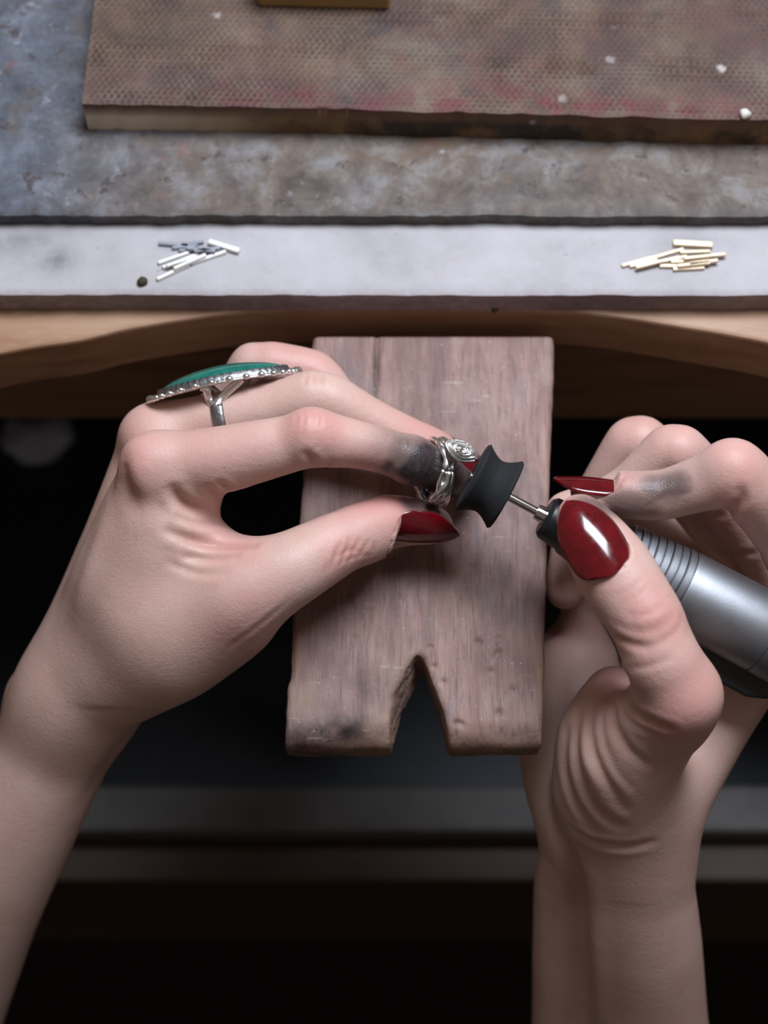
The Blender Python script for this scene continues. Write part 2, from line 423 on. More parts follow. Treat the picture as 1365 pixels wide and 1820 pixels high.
# ------------------------------------------------------------------ implicit-surface sculpting (camera-aligned mm grid)
def smin(a, b, k):
    if k <= 0: return np.minimum(a, b)
    h = np.maximum(k - np.abs(a - b), 0.0) / k
    return np.minimum(a, b) - h * h * k * 0.25
class Field:
    def __init__(self, lo, hi, h):
        self.lo = np.asarray(lo, float); self.h = h
        self.n = np.ceil((np.asarray(hi) - self.lo) / h).astype(int) + 1
        self.ax = [self.lo[i] + np.arange(self.n[i]) * h for i in range(3)]
    def blank(self):
        return np.full(tuple(self.n), 60.0, np.float32)
    def sl(self, lo, hi):
        i0 = np.clip(np.floor((np.asarray(lo) - self.lo) / self.h).astype(int), 0, self.n - 1)
        i1 = np.clip(np.ceil((np.asarray(hi) - self.lo) / self.h).astype(int) + 1, 1, self.n)
        return tuple(slice(a, b) for a, b in zip(i0, i1))
    def grid(self, s):
        return (self.ax[0][s[0]][:, None, None].astype(np.float32), self.ax[1][s[1]][None, :, None].astype(np.float32), self.ax[2][s[2]][None, None, :].astype(np.float32))
    def cone(self, A, a, b, ra, rb, k, flat=None, lim=None):
        """tapered capsule a-b; flat = (direction, factor) squeezes it along a direction"""
        a = np.asarray(a, float); b = np.asarray(b, float)
        mg = max(ra, rb) + max(k, 8) + 4
        s = self.sl(np.minimum(a, b) - mg, np.maximum(a, b) + mg)
        if lim is not None: s = tuple(slice(max(q.start, l.start), max(min(q.stop, l.stop), max(q.start, l.start))) for q, l in zip(s, lim))
        X, Y, Z = self.grid(s)
        x, y, z = X - a[0], Y - a[1], Z - a[2]
        ba = b - a
        L = float(ba @ ba) + 1e-9
        t = np.clip((x * ba[0] + y * ba[1] + z * ba[2]) / L, 0, 1)
        dx, dy, dz = x - t * ba[0], y - t * ba[1], z - t * ba[2]
        if flat is not None:
            n, f = unit(flat[0]), flat[1]
            q = (dx * n[0] + dy * n[1] + dz * n[2]) * (1 / f - 1)
            dx = dx + q * n[0]; dy = dy + q * n[1]; dz = dz + q * n[2]
        d = np.sqrt(dx * dx + dy * dy + dz * dz) - (ra + (rb - ra) * t)
        if flat is not None: d = d * min(1.0, flat[1])
        if lim is not None: s = tuple(slice(q.start - o_.start, q.stop - o_.start) for q, o_ in zip(s, lim))
        A[s] = smin(A[s], d.astype(np.float32), k)
    def chain(self, A, pts, k=2.5, flat=None):
        pts = np.array(pts, float); n = len(pts); out = []
        for i in range(n - 1):                             # smooth spline through the joints
            p0, p1, p2, p3 = pts[max(i-1, 0)], pts[i], pts[i+1], pts[min(i+2, n-1)]
            m = int(np.clip(np.hypot(*(p2 - p1)[:2]) / 16, 1, 18))
            for q in range(m):
                t = q / m
                c = 0.5 * ((2*p1) + (-p0+p2)*t + (2*p0-5*p1+4*p2-p3)*t*t + (-p0+3*p1-3*p2+p3)*t**3)
                out.append(0.6 * c + 0.4 * (p1 + (p2 - p1) * t))
        out.append(pts[-1])
        pp = [(camera_mm(p[0], p[1], p[2]), rmm(p[3], p[2])) for p in out]
        C = np.array([p[0] for p in pp]); R = max(p[1] for p in pp) + k + 5
        s = self.sl(C.min(0) - R, C.max(0) + R)
        T = np.full(A[s].shape, 60.0, np.float32)
        for (a, ra), (b, rb) in zip(pp[:-1], pp[1:]):
            self.cone(T, a, b, ra - 0.72, rb - 0.72, 1.5, flat, s)
        A[s] = smin(A[s], T, k)
        return s
    def ball(self, A, p, k, flat=None):
        c = camera_mm(p[0], p[1], p[2]); r = rmm(p[3], p[2])
        self.cone(A, c, c + 1e-3, r, r, k, flat)

def surface_nets(d, lo, h):
    s = d < 0
    c = np.zeros(np.array(d.shape) - 1, np.int8)
    offs = [(i, j, k) for i in (0, 1) for j in (0, 1) for k in (0, 1)]
    n0, n1, n2 = d.shape
    for (i, j, k) in offs:
        c += s[i:n0-1+i, j:n1-1+j, k:n2-1+k]
    act = np.argwhere((c > 0) & (c < 8))
    vals = np.stack([d[act[:, 0]+i, act[:, 1]+j, act[:, 2]+k] for (i, j, k) in offs], 1).astype(np.float64)
    acc = np.zeros((len(act), 3)); cnt = np.zeros(len(act))
    for a in range(8):
        for b in range(a + 1, 8):
            oa, ob = np.array(offs[a]), np.array(offs[b])
            if np.abs(oa - ob).sum() != 1: continue
            va, vb = vals[:, a], vals[:, b]
            m = (va < 0) != (vb < 0)
            t = np.where(m, va / np.where(m, va - vb, 1), 0)
            acc += np.where(m[:, None], oa + t[:, None] * (ob - oa), 0); cnt += m
    V = (act + acc / cnt[:, None]) * h + lo
    idx = np.full(c.shape, -1, np.int64)
    idx[act[:, 0], act[:, 1], act[:, 2]] = np.arange(len(act))
    Q = []
    for ax in range(3):
        o1, o2 = [(1, 2), (2, 0), (0, 1)][ax]
        sa = [slice(1, -1)] * 3; sb = [slice(1, -1)] * 3
        sa[ax] = slice(0, -1); sb[ax] = slice(1, None)
        A_, B_ = s[tuple(sa)], s[tuple(sb)]
        e = np.argwhere(A_ != B_)
        flip = A_[e[:, 0], e[:, 1], e[:, 2]]
        base = e.copy()
        for q in range(3):
            if q != ax: base[:, q] += 1
        def cell(d1, d2):
            p = base.copy(); p[:, o1] -= d1; p[:, o2] -= d2
            return idx[p[:, 0], p[:, 1], p[:, 2]]
        q = np.stack([cell(1, 1), cell(0, 1), cell(0, 0), cell(1, 0)], 1)
        q[~flip] = q[~flip][:, ::-1]
        Q.append(q)
    return V, np.concatenate(Q)

def relax(V, Q, it=2, lam=0.5):
    E = np.concatenate([Q[:, [0, 1]], Q[:, [1, 2]], Q[:, [2, 3]], Q[:, [3, 0]]])
    for k in range(it):
        acc = np.zeros_like(V); n = np.bincount(E[:, 0], minlength=len(V)) + np.bincount(E[:, 1], minlength=len(V))
        for c in range(3):
            acc[:, c] = np.bincount(E[:, 0], V[E[:, 1], c], len(V)) + np.bincount(E[:, 1], V[E[:, 0], c], len(V))
        f = lam if k % 2 == 0 else -lam * 1.02
        V = V + f * (acc / np.maximum(n, 1)[:, None] - V)
    return V

def split_quads(V, Q):
    """every quad into four, with averaged edge and face points"""
    E = np.sort(np.concatenate([Q[:, [0, 1]], Q[:, [1, 2]], Q[:, [2, 3]], Q[:, [3, 0]]]), 1)
    key, inv = np.unique(E[:, 0] * len(V) + E[:, 1], return_inverse=True)
    a, b = key // len(V), key % len(V)
    nv, ne, nq = len(V), len(key), len(Q)
    W = np.concatenate([V, 0.5 * (V[a] + V[b]), V[Q].mean(1)])
    e = nv + inv.reshape(4, nq); c = nv + ne + np.arange(nq)
    R = [np.stack([Q[:, k], e[k], c, e[(k + 3) % 4]], 1) for k in range(4)]
    return W, np.concatenate(R)
def mesh_arrays(o):
    me = o.data; n = len(me.vertices)
    co = np.empty(n * 3, np.float32); me.vertices.foreach_get('co', co)
    nr = np.empty(n * 3, np.float32); me.vertices.foreach_get('normal', nr)
    return co.reshape(-1, 3).astype(np.float64) * 1000, nr.reshape(-1, 3).astype(np.float64)
def set_co(o, V):
    o.data.vertices.foreach_set('co', (V * 0.001).astype(np.float32).ravel()); o.data.update()
def set_attr(o, name, a):
    at = o.data.attributes.new(name, 'FLOAT', 'POINT'); at.data.foreach_set('value', np.clip(a, 0, 1).astype(np.float32))
def hashn(i, j, k):
    v = (i * 374761393 + j * 668265263 + k * 2147483647) & 0x7fffffff
    v = ((v ^ (v >> 13)) * 1274126177) & 0x7fffffff
    return ((v ^ (v >> 16)) & 0xffff) / 65535.0
def vnoise(p, scale):
    q = np.asarray(p, float) / scale; i = np.floor(q).astype(np.int64); f = q - i; f = f * f * (3 - 2 * f)
    r = 0
    for a in (0, 1):
        for b in (0, 1):
            for c in (0, 1):
                w = (f[..., 0] if a else 1 - f[..., 0]) * (f[..., 1] if b else 1 - f[..., 1]) * (f[..., 2] if c else 1 - f[..., 2])
                r = r + w * hashn(i[..., 0] + a, i[..., 1] + b, i[..., 2] + c)
    return r * 2 - 1

class Surf:
    """vertices of a sculpted mesh with their pixel, for putting folds and stains where they are seen"""
    def __init__(self, o):
        self.o = o; self.V, self.N = mesh_arrays(o)
        r = self.V - CAMP
        self.d = r @ FWD
        self.px = IW / 2 + FPX * (r @ RGT) / self.d
        self.py = IH / 2 - FPX * (r @ UPV) / self.d
        n = len(self.V)
        self.disp = np.zeros(n); self.blush = np.zeros(n); self.dirt = np.zeros(n); self.crs = np.zeros(n)
    def snap(self, x, y):
        for rad in (5, 9, 16, 30):
            m = np.nonzero((np.abs(self.px - x) < rad) & (np.abs(self.py - y) < rad))[0]
            if len(m):
                j = m[np.argmin(self.d[m])]
                dd = self.d[j]
                return CAMP + ray(x, y) * dd
        return None
    def polydist(self, pts, spline=True):
        pts = [p for p in pts]
        if spline and len(pts) > 2:
            out = []
            for i in range(len(pts) - 1):
                p0, p1, p2, p3 = [np.array(pts[max(0, min(len(pts)-1, i+q))], float) for q in (-1, 0, 1, 2)]
                for t in (0, 0.33, 0.66):
                    out.append(0.5 * ((2*p1) + (-p0+p2)*t + (2*p0-5*p1+4*p2-p3)*t*t + (-p0+3*p1-3*p2+p3)*t**3))
            out.append(np.array(pts[-1], float)); pts = out
        W = [self.snap(*p) for p in pts]
        W = [w for w in W if w is not None]
        best = np.full(len(self.V), 1e9); along = np.zeros(len(self.V))
        if not W: return best, along
        C = np.array(W); lo, hi = C.min(0) - 12, C.max(0) + 12
        m = np.nonzero(((self.V > lo) & (self.V < hi)).all(1))[0]
        Vm = self.V[m]; bm = np.full(len(m), 1e9); am = np.zeros(len(m))
        if len(W) == 1:
            bm = np.linalg.norm(Vm - W[0], axis=1)
        for i, (a, b) in enumerate(zip(W[:-1], W[1:])):
            ba = b - a
            t = np.clip((Vm - a) @ ba / (ba @ ba + 1e-9), 0, 1)
            dd = np.linalg.norm(Vm - a - t[:, None] * ba, axis=1)
            u = dd < bm
            bm[u] = dd[u]; am[u] = (i + t[u]) / (len(W) - 1)
        best[m] = bm; along[m] = am
        return best, along
    def fold(self, pts, w=0.8, depth=0.5, bulge=0.35, dark=0.6, taper=True):
        r, t = self.polydist(pts)
        e = np.where(r < 1e8, 1.0, 0.0)
        if taper: e = e * np.sqrt(np.clip(np.sin(np.pi * (0.06 + 0.88 * t)), 0, 1))
        self.disp += e * depth * (-np.exp(-(r / w) ** 2) + bulge * np.exp(-((r - 2.1 * w) / (1.1 * w)) ** 2))
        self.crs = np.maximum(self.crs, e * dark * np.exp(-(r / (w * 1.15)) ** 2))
    def ridge(self, pts, w, h):
        r, t = self.polydist(pts)
        self.disp += np.where(r < 1e8, np.sqrt(np.clip(np.sin(np.pi * (0.04 + 0.92 * t)), 0, 1)), 0) * h * np.exp(-(r / w) ** 2)
    def paint(self, arr, pts, rad, s):
        r, t = self.polydist(pts)
        np.maximum(arr, s * np.exp(-(r / rad) ** (2.0 if arr is self.blush else 3.2)), out=arr)
    def finish(self):
        set_co(self.o, self.V + self.N * self.disp[:, None])
        set_attr(self.o, 'blush', self.blush); set_attr(self.o, 'dirt', self.dirt); set_attr(self.o, 'crease', self.crs)

def nail_profile(u, point):
    wu = 1.0
    if u < 0.26: wu = 0.45 + 0.55 * math.sqrt(max(0, 1 - (1 - u / 0.26) ** 2))
    if u > 0.42:
        q = (u - 0.42) / 0.58
        wu *= (1 - q ** 2.1) * (1 - point) + point * math.sqrt(max(0, 1 - q ** 5))
    return max(wu, 0.015)
def nail(parent, base, tip, normal, width, arch=0.42, curl=0.10, thick=0.55, label=None, point=0.12, bed=0.72, fold=0.35, seat=0.01):
    """almond shaped varnished nail; base, tip in world mm. The flesh under it is pressed to its underside, a fold stays round it"""
    B, T = np.asarray(base, float), np.asarray(tip, float)
    L = np.linalg.norm(T - B); t = unit(T - B)
    n = unit(normal - t * (np.asarray(normal) @ t)); s = np.cross(t, n)
    zed = lambda x, u: -arch * width * (x / (width / 2)) ** 2 * 0.5 - curl * L * (u - 0.45) ** 2 * 2 + curl * L * 0.2
    NU, NV = 30, 16
    V = []
    for layer in (0, 1):
        for i in range(NU + 1):
            u = i / NU
            hw = width / 2 * nail_profile(u, point)
            for j in range(NV + 1):
                v = 2 * j / NV - 1
                x = v * hw
                uu = u - (0.06 * (1 - v * v) * (1 - u) ** 3)
                z = zed(x, u) - (thick * (0.25 + 0.75 * min(1, u * 3)) if layer else 0)
                V.append(B + t * (uu * L) + s * x + n * z)
    F = []
    R = NV + 1; O = (NU + 1) * R
    for i in range(NU):
        for j in range(NV):
            F.append((i*R+j, i*R+j+1, (i+1)*R+j+1, (i+1)*R+j))
            F.append((O+i*R+j, O+(i+1)*R+j, O+(i+1)*R+j+1, O+i*R+j+1))
    for i in range(NU):
        F.append((i*R, (i+1)*R, O+(i+1)*R, O+i*R)); F.append((i*R+NV, O+i*R+NV, O+(i+1)*R+NV, (i+1)*R+NV))
    for j in range(NV):
        F.append((j, O+j, O+j+1, j+1)); F.append((NU*R+j, NU*R+j+1, O+NU*R+j+1, O+NU*R+j))
    o = mesh_obj('fingernail', V, F, M['nail'], parent)
    me = o.data
    bm = bmesh.new(); bm.from_mesh(me); bmesh.ops.recalc_face_normals(bm, faces=bm.faces); bm.to_mesh(me); bm.free()
    md = o.modifiers.new('split', 'EDGE_SPLIT'); md.split_angle = math.radians(60)
    if label: o['label'] = label
    # press the flesh
    HV, HN = mesh_arrays(parent)
    q = HV - B; x = q @ s; y = (q @ t) / L; z = q @ n
    m = np.nonzero((np.abs(x) < width) & (y > -0.35) & (y < 1.3) & (np.abs(z) < 7))[0]
    us = np.linspace(0, 1, 101); pr = np.array([nail_profile(k, point) for k in us]) * width / 2
    xm, ym, zm = x[m], y[m], z[m]
    hw = np.interp(np.clip(ym, 0, 1), us, pr)
    edge = np.minimum(hw - np.abs(xm), (ym + 0.05) * L)            # >0 inside the outline
    inside = np.clip((edge + 0.25) / 0.5, 0, 1) * np.clip((ym - seat) / 0.10, 0, 1)
    zt = zed(xm, np.clip(ym, 0, 1)) - 0.30 - np.clip(ym - bed, 0, 1) * 9.0
    zn = np.where(zm > zt, zm + (zt - zm) * inside, zm)
    # outside the outline the flesh may stand only a little above the nail (the nail wall)
    wall = zed(np.clip(xm, -hw, hw), np.clip(ym, 0, 1)) + fold * np.clip(1 - ym / bed, 0, 1) - np.clip(-edge - 0.8, 0, 9) * 0.35
    near = (edge <= 0.25) & (edge > -2.2) & (ym > -0.06)
    lim = np.where(near & (zn > wall), zn + (wall - zn) * np.clip((2.2 + edge) / 1.6, 0, 1) * np.clip((ym + 0.06) / 0.22, 0, 1), zn)
    HV[m] += n * (lim - zm)[:, None]
    set_co(parent, HV)
    return o

# ================================================================== THE BENCH (structure of the place)
ZB = 10.0                      # height of the bench top
def smooth_line(pts, n=6):
    out = []
    for i in range(len(pts) - 1):
        p0, p1, p2, p3 = [np.array(pts[max(0, min(len(pts)-1, i+q))], float) for q in (-1, 0, 1, 2)]
        for k in range(n):
            t = k / n
            out.append(0.5 * ((2*p1) + (-p0+p2)*t + (2*p0-5*p1+4*p2-p3)*t*t + (-p0+3*p1-3*p2+p3)*t**3))
    out.append(np.array(pts[-1], float))
    return out
arc_px = [(0, 628), (138, 606), (231, 584), (385, 560), (513, 550), (700, 547), (880, 548), (985, 552), (1100, 563), (1230, 584), (1365, 609)]
arc = [on_z(x, y, ZB)[:2] for x, y in arc_px]
def run_on(p, q, n=9, step=32.0, turn=0.085):
    """carry the cut-out on past p along q->p, bending steadily toward the worker"""
    d = unit(p - q); out = []
    for _ in range(n):
        a_ = turn * (1 if d[0] < 0 else -1); d = np.array([d[0]*math.cos(a_) - d[1]*math.sin(a_), d[0]*math.sin(a_) + d[1]*math.cos(a_)])
        p = p + d * step; out.append(p)
    return out
lft = run_on(arc[0], arc[2]); rgt = run_on(arc[-1], arc[-3])
arc = lft[::-1] + arc + rgt
arc = smooth_line(arc, 5)
YF = on_z(700, 547, ZB)[1]     # bench edge at the bottom of the cut-out
BACK = 620.0
pts = [(-700, arc[0][1])] + [tuple(p) for p in arc] + [(700, arc[-1][1]), (700, BACK), (-700, BACK)]
bench = prism('workbench', pts, ZB - 17, ZB, M['bench'], bev=0.9)
tag(bench, 'golden brown wooden jeweller bench top with a curved cut-out front edge', 'workbench')
# bench apron under the top, set back from the edge
ya = YF + 14
za = on_y(1150, 745, ya)[2]
apron = box('apron', (-690, ya, za), (690, ya + 20, ZB - 17), M['apron'], bench, 1.0)

for sx in (-560, 560):  # unseen side and back panels, added to keep light off the tray
    box('shading_side_panel', (sx - 12, -120, -720), (sx + 12, 560, ZB - 17), M['apron'], bench, 1.0)
box('shading_back_panel', (-560, 560, -720), (560, 580, ZB - 17), M['apron'], bench, 1.0)

def slab(name, c, z0, z1, nx, ny, mat, height=None, parent=None, edge_noise=0.0, cap=True):
    """slab over the quad c = 4 (x,y) corners ccw from front-left; its top is a grid that may carry relief"""
    c = [np.asarray(p, float) for p in c]
    V = np.zeros((nx + 1, ny + 1, 3)); u = np.linspace(0, 1, nx + 1)[:, None]; v = np.linspace(0, 1, ny + 1)[None, :]
    for q in range(2):
        V[..., q] = (1-u)*(1-v)*c[0][q] + u*(1-v)*c[1][q] + u*v*c[2][q] + (1-u)*v*c[3][q]
    V[..., 2] = z1
    if edge_noise:
        fr = np.stack([V[:, 0, 0], V[:, 0, 1] * 0, V[:, 0, 0] * 0 + z1 * 7], -1)
        dn = edge_noise * (vnoise(fr, 9.0) + 0.6 * vnoise(fr, 3.1)); V[:, 0, 1] += dn
        V[:, 0, 2] -= np.abs(edge_noise * 0.5 * vnoise(fr + 50, 4.0)) + 0.25
    if height is not None: V[..., 2] += height(V[..., 0], V[..., 1], u + 0 * v, v + 0 * u)
    vt = V.reshape(-1, 3)
    I = np.arange((nx+1)*(ny+1)).reshape(nx+1, ny+1)
    top = np.stack([I[:-1, :-1], I[1:, :-1], I[1:, 1:], I[:-1, 1:]], -1).reshape(-1, 4)
    ring = np.concatenate([I[:, 0], I[-1, 1:], I[-2::-1, -1], I[0, -2:0:-1]])
    # side rows: one just under the rim (keeps the rim crisp), then the foot
    r1 = vt[ring].copy(); r1[:, 2] = z0 + (z1 - z0) * 0.5
    r2 = vt[ring].copy(); r2[:, 2] = z0
    n = len(ring); b1 = len(vt); b2 = b1 + n
    nxt = np.roll(np.arange(n), -1)
    s1 = np.stack([ring[nxt], ring, b1 + np.arange(n), b1 + nxt], 1)
    s2 = np.stack([b1 + nxt, b1 + np.arange(n), b2 + np.arange(n), b2 + nxt], 1)
    bot = np.array([[b2 + 0, b2 + nx + ny, b2 + nx + ny, b2 + nx]])
    allv = np.concatenate([vt, r1, r2])
    Q = np.concatenate([top, s1, s2])
    o = fast_mesh(name, allv, Q, mat, parent)
    md = o.modifiers.new('split', 'EDGE_SPLIT'); md.split_angle = math.radians(50)
    return o, allv, len(vt), n

def blob_sum(V, blobs):
    a = np.zeros(len(V))
    for (x, y, rx, ry, s) in blobs:
        a = np.maximum(a, s * np.exp(-((V[:, 0] - x) / rx) ** 2 - ((V[:, 1] - y) / ry) ** 2))
    return a

# pale working board along the bench edge
Z1 = ZB + 7.2
fl = on_z(700, 522, Z1)[1]
pale, pv, pn, pr = slab('pale_board', [(-420, fl), (420, fl - 0.5), (420, fl + 120), (-420, fl + 120)], ZB, Z1, 420, 60, M['pale'], edge_noise=0.25)
tag(pale, 'pale grey board along the curved bench edge with solder sticks lying on it', 'board')
bl = []
for (x, y, rx, ry, s) in [(25, 430, 60, 25, 0.55), (100, 462, 26, 22, 0.9), (20, 405, 130, 9, 0.7), (300, 404, 90, 7, 0.5), (325, 436, 30, 8, 0.6), (1100, 405, 400, 5, 0.4), (1250, 432, 20, 9, 0.35), (760, 515, 260, 5, 0.25)]:
    q = on_z(x, y, Z1); k = np.linalg.norm(q - CAMP) / FPX
    bl.append((q[0], q[1], rx * k, ry * k * 1.1, s))
set_attr(pale, 'soot', np.where(np.arange(len(pv)) < pn, blob_sum(pv, bl), 0))
eg = np.zeros(len(pv)); eg[pn:] = 1; eg[:pn] = np.clip(1 - (pv[:pn, 1] - fl) / 1.2, 0, 1) * 0.7
set_attr(pale, 'edge', eg)

# patinated plate lying on it, set back
Z2 = Z1 + 4.2
fp = on_z(700, 384, Z2)[1]
plate, qv, qn, qr = slab('metal_plate', [(-420, fp + 1.2), (420, fp - 0.8), (420, fp + 330), (-420, fp + 330)], Z1, Z2, 420, 165, M['plate'], edge_noise=0.5)
tag(plate, 'stained grey and brown plate under the textured soldering board', 'plate')
gr = np.clip((-45 - qv[:, 0]) / 45, 0, 1) * 0.9 + 0.12
set_attr(plate, 'grey', gr)
so = np.zeros(len(qv)); so[qn:] = 0.8
so[:qn] = np.clip(1 - (qv[:qn, 1] - fp) / 3.0, 0, 1) * 0.85
set_attr(plate, 'soot', so)

# soldering board with a dimpled face
Z3 = Z2 + 10.5
a = on_z(146, 182, Z3); b = on_z(1365, 213, Z3)
dirx = unit((b - a)[:2]); diry = np.array([-dirx[1], dirx[0]])
bl0 = a[:2]; c_ = [bl0, bl0 + dirx * 300, bl0 + dirx * 300 + diry * 220, bl0 + diry * 220 - dirx * 1.0]
def dimples(x, y, u, v):
    p = 1.75
    X = (x - bl0[0]) * dirx[0] + (y - bl0[1]) * dirx[1]; Y = (x - bl0[0]) * diry[0] + (y - bl0[1]) * diry[1]
    row = np.floor(Y / (p * 0.8)); xx = X / p + 0.5 * (row % 2)
    fx = xx - np.floor(xx) - 0.5; fy = (Y / (p * 0.8) - row) - 0.5
    wob = 1 + 0.5 * vnoise(np.stack([X, Y, X * 0], -1), 7.0)
    near = np.clip(np.minimum(np.minimum(u * 300, (1 - u) * 300), np.minimum(v * 220, (1 - v) * 220)) / 1.2, 0, 1)
    return -0.65 * wob * np.clip(1 - ((fx / 0.40) ** 2 + (fy / 0.40) ** 2), 0, 1) * near + 0.15 * vnoise(np.stack([X, Y, X * 0 + 9], -1), 12.0) * near
sb = empty('soldering_board')
body, sv, sn, sr = slab('board_body', c_, Z2, Z3, 860, 300, M['solder_board'], height=dimples, parent=sb, edge_noise=0.35)
tag(sb, 'stained brown soldering board with a dimpled face and pale worn front edge', 'board')
Yl = (sv[:, 0] - bl0[0]) * diry[0] + (sv[:, 1] - bl0[1]) * diry[1]; Xl = (sv[:, 0] - bl0[0]) * dirx[0] + (sv[:, 1] - bl0[1]) * dirx[1]
side = np.arange(len(sv)) >= sn
set_attr(body, 'red', np.where(side, 0.0, np.exp(-((Yl - 2) / 5.0) ** 2) * 0.9 * np.clip((Xl - 15) / 25, 0, 1) + np.exp(-((Xl - 105) / 22) ** 2 - ((Yl - 12) / 14) ** 2) * 0.55))
sc_ = np.where(side, 0.85 * np.clip((Xl - 26) / 40, 0, 1) * (0.55 + 0.45 * np.sin(Xl / 13.0)), 0.0)
set_attr(body, 'scorch', np.where(side, np.clip((Xl - 26) / 25, 0, 1), 0.0))
set_attr(body, 'side', np.where(side, 1.0, 0.0))
cl = np.zeros(len(sv)); cl[:sn] = np.clip(-(dimples(sv[:sn, 0], sv[:sn, 1], 0.5 + 0 * sv[:sn, 0], 0.5 + 0 * sv[:sn, 0])) / 0.35, 0, 1)
set_attr(body, 'cell', cl)
set_attr(body, 'bare', np.where(side, 0.95 * np.clip(1 - (Xl - 14) / 34, 0, 1), 0))
Z4 = Z3 + 12
k0 = on_z(459, 12, Z3); k1 = on_z(640, -2, Z4)
brick = prism('fire_brick', [tuple(k0[:2]), tuple(k0[:2] + dirx * 34), tuple(k0[:2] + dirx * 34 + diry * 70), tuple(k0[:2] + diry * 70)], Z3 - 0.1, Z4, M['brick'], bev=0.8)
tag(brick, 'small tan block lying on the textured soldering board at the top', 'block')

# solder sticks
def stick(p0, p1, mat, label, group, z, r=0.42, name='solder_stick'):
    a_ = on_z(*p0, z); b_ = on_z(*p1, z)
    ax = unit(b_ - a_); s_ = np.cross(ax, (0, 0, 1)); V = []
    for e in (a_, b_):
        for (cx, cz) in ((-r*1.1, -r), (r*1.1, -r), (r*1.1, r), (-r*1.1, r)):
            V.append(e + s_ * cx + np.array([0, 0, cz]))
    o = mesh_obj(name, V, [(0,3,2,1),(4,5,6,7),(0,1,5,4),(1,2,6,5),(2,3,7,6),(3,0,4,7)], mat, smooth=False)
    bevel(o, 0.12, 1)
    tag(o, label, 'solder stick', group)
    return o
zs = Z1 + 0.44
W_ = 'bright white silver solder stick in the small heap on the pale board'
for p0, p1, dz in [((279, 497), (336, 470), 0), ((281, 468), (336, 449), 0), ((289, 476), (352, 452), 0), ((309, 478), (366, 453), 0.85), ((322, 472), (365, 458), 0), ((340, 468), (402, 447), 0), ((296, 473), (350, 456), 0.85)]:
    stick(p0, p1, M['solder_silver'], W_, 'bright silver solder sticks', zs + dz)
G_ = 'dull grey solder stick lying among soot above the bright silver heap'
for p0, p1, dz in [((282, 433), (335, 437), 0), ((306, 441), (352, 437), 0), ((318, 446), (368, 443), 0), ((322, 436), (362, 430), 0), ((345, 447), (392, 441), 0.85), ((330, 441), (383, 447), 0.85)]:
    stick(p0, p1, M['solder_grey'], G_, 'dull grey solder sticks', zs + dz)
stick((371, 430), (426, 447), M['solder_silver'], 'thick silver solder stick slanting down to the right beside the grey ones', 'bright silver solder sticks', zs + 0.2, 0.62)
A_ = 'pale gold solder stick in the loose heap on the pale board'
for p0, p1, dz in [((1105, 473), (1160, 458), 0), ((1119, 474), (1168, 462), 0), ((1130, 476), (1178, 464), 0.85), ((1160, 459), (1215, 443), 0), ((1165, 467), (1221, 456), 0), ((1172, 473), (1230, 474), 0), ((1192, 466), (1262, 462), 0), ((1196, 479), (1252, 476), 0), ((1208, 449), (1262, 447), 0), ((1215, 460), (1290, 452), 0.85), ((1225, 470), (1276, 463), 0.85), ((1204, 473), (1262, 467), 0.85)]:
    stick(p0, p1, M['solder_gold'], A_, 'pale gold solder sticks', zs + dz)
stick((1196, 433), (1266, 437), M['solder_gold'], 'topmost gold solder stick lying apart above the loose gold heap', 'pale gold solder sticks', zs, 0.75)
# little dark crumbs
def crumb(px, py, z, r, mat, label, cat='crumb', seed=1):
    c0 = on_z(px, py, z); bm = bmesh.new(); bmesh.ops.create_icosphere(bm, subdivisions=2, radius=r)
    rnd = random.Random(seed)
    for v in bm.verts: v.co *= rnd.uniform(0.75, 1.15); v.co.z *= 0.7
    V = [c0 + np.array(v.co) + (0, 0, r * 0.55) for v in bm.verts]; F = [tuple(q.index for q in f.verts) for f in bm.faces]; bm.free()
    return tag(mesh_obj('crumb', V, F, mat, smooth=True), label, cat)
crumb(254, 503, Z1, 1.3, M['crumb'], 'dark brown crumb on the pale board near the silver solder', seed=3)
crumb(879, 553, ZB, 0.9, M['crumb'], 'tiny dark crumb on the wooden bench edge above the bench pin', seed=4)
crumb(1323, 206, Z3, 1.5, M['pale_chip'], 'white plaster chip on the front rim of the soldering board', seed=5)

# ------------------------------------------------------------------ the bench pin (sculpted, worn)
def pin_plane(px, py):
    """top face of the pin: leans 6 degrees down toward the worker"""
    n = np.array([0, -math.sin(math.radians(6.0)), math.cos(math.radians(6.0))]); p0 = P(682.5, 900, 0.0)
    r = ray(px, py); return CAMP + r * (((p0 - CAMP) @ n) / (r @ n))
PO = pin_plane(740, 1330)                                  # front centre of the pin
PY = np.array([0, math.cos(math.radians(6)), math.sin(math.radians(6))]); PZ = np.array([0, -math.sin(math.radians(6)), math.cos(math.radians(6))])
def pin_uv(px, py):
    q = pin_plane(px, py) - PO
    return np.array([q[0], q @ PY])
out_px = [(506, 1318), (508, 1228), (517, 1190), (520, 1099), (540, 800), (558, 597), (986, 601), (980, 800), (971, 1020), (966, 1336)]
outl = [pin_uv(*p) for p in out_px]
outl[5][1] = outl[6][1] = max(outl[5][1], outl[6][1])
notch_t = [pin_uv(*p) for p in [(688, 1352), (693, 1290), (697, 1235), (715, 1200), (733, 1170), (743, 1163), (752, 1170), (762, 1196), (785, 1253), (797, 1306), (803, 1352)]]
notch_b = [pin_uv(*p) for p in [(694, 1352), (703, 1300), (716, 1252), (733, 1218), (744, 1190), (750, 1176), (754, 1180), (763, 1203), (782, 1253), (793, 1306), (801, 1352)]]
HP = 0.55
lo = np.array([-36.0, -3.0, -22.0]); hi = np.array([36.0, outl[5][1] + 3, 3.0])
F_ = Field(lo, hi, HP)
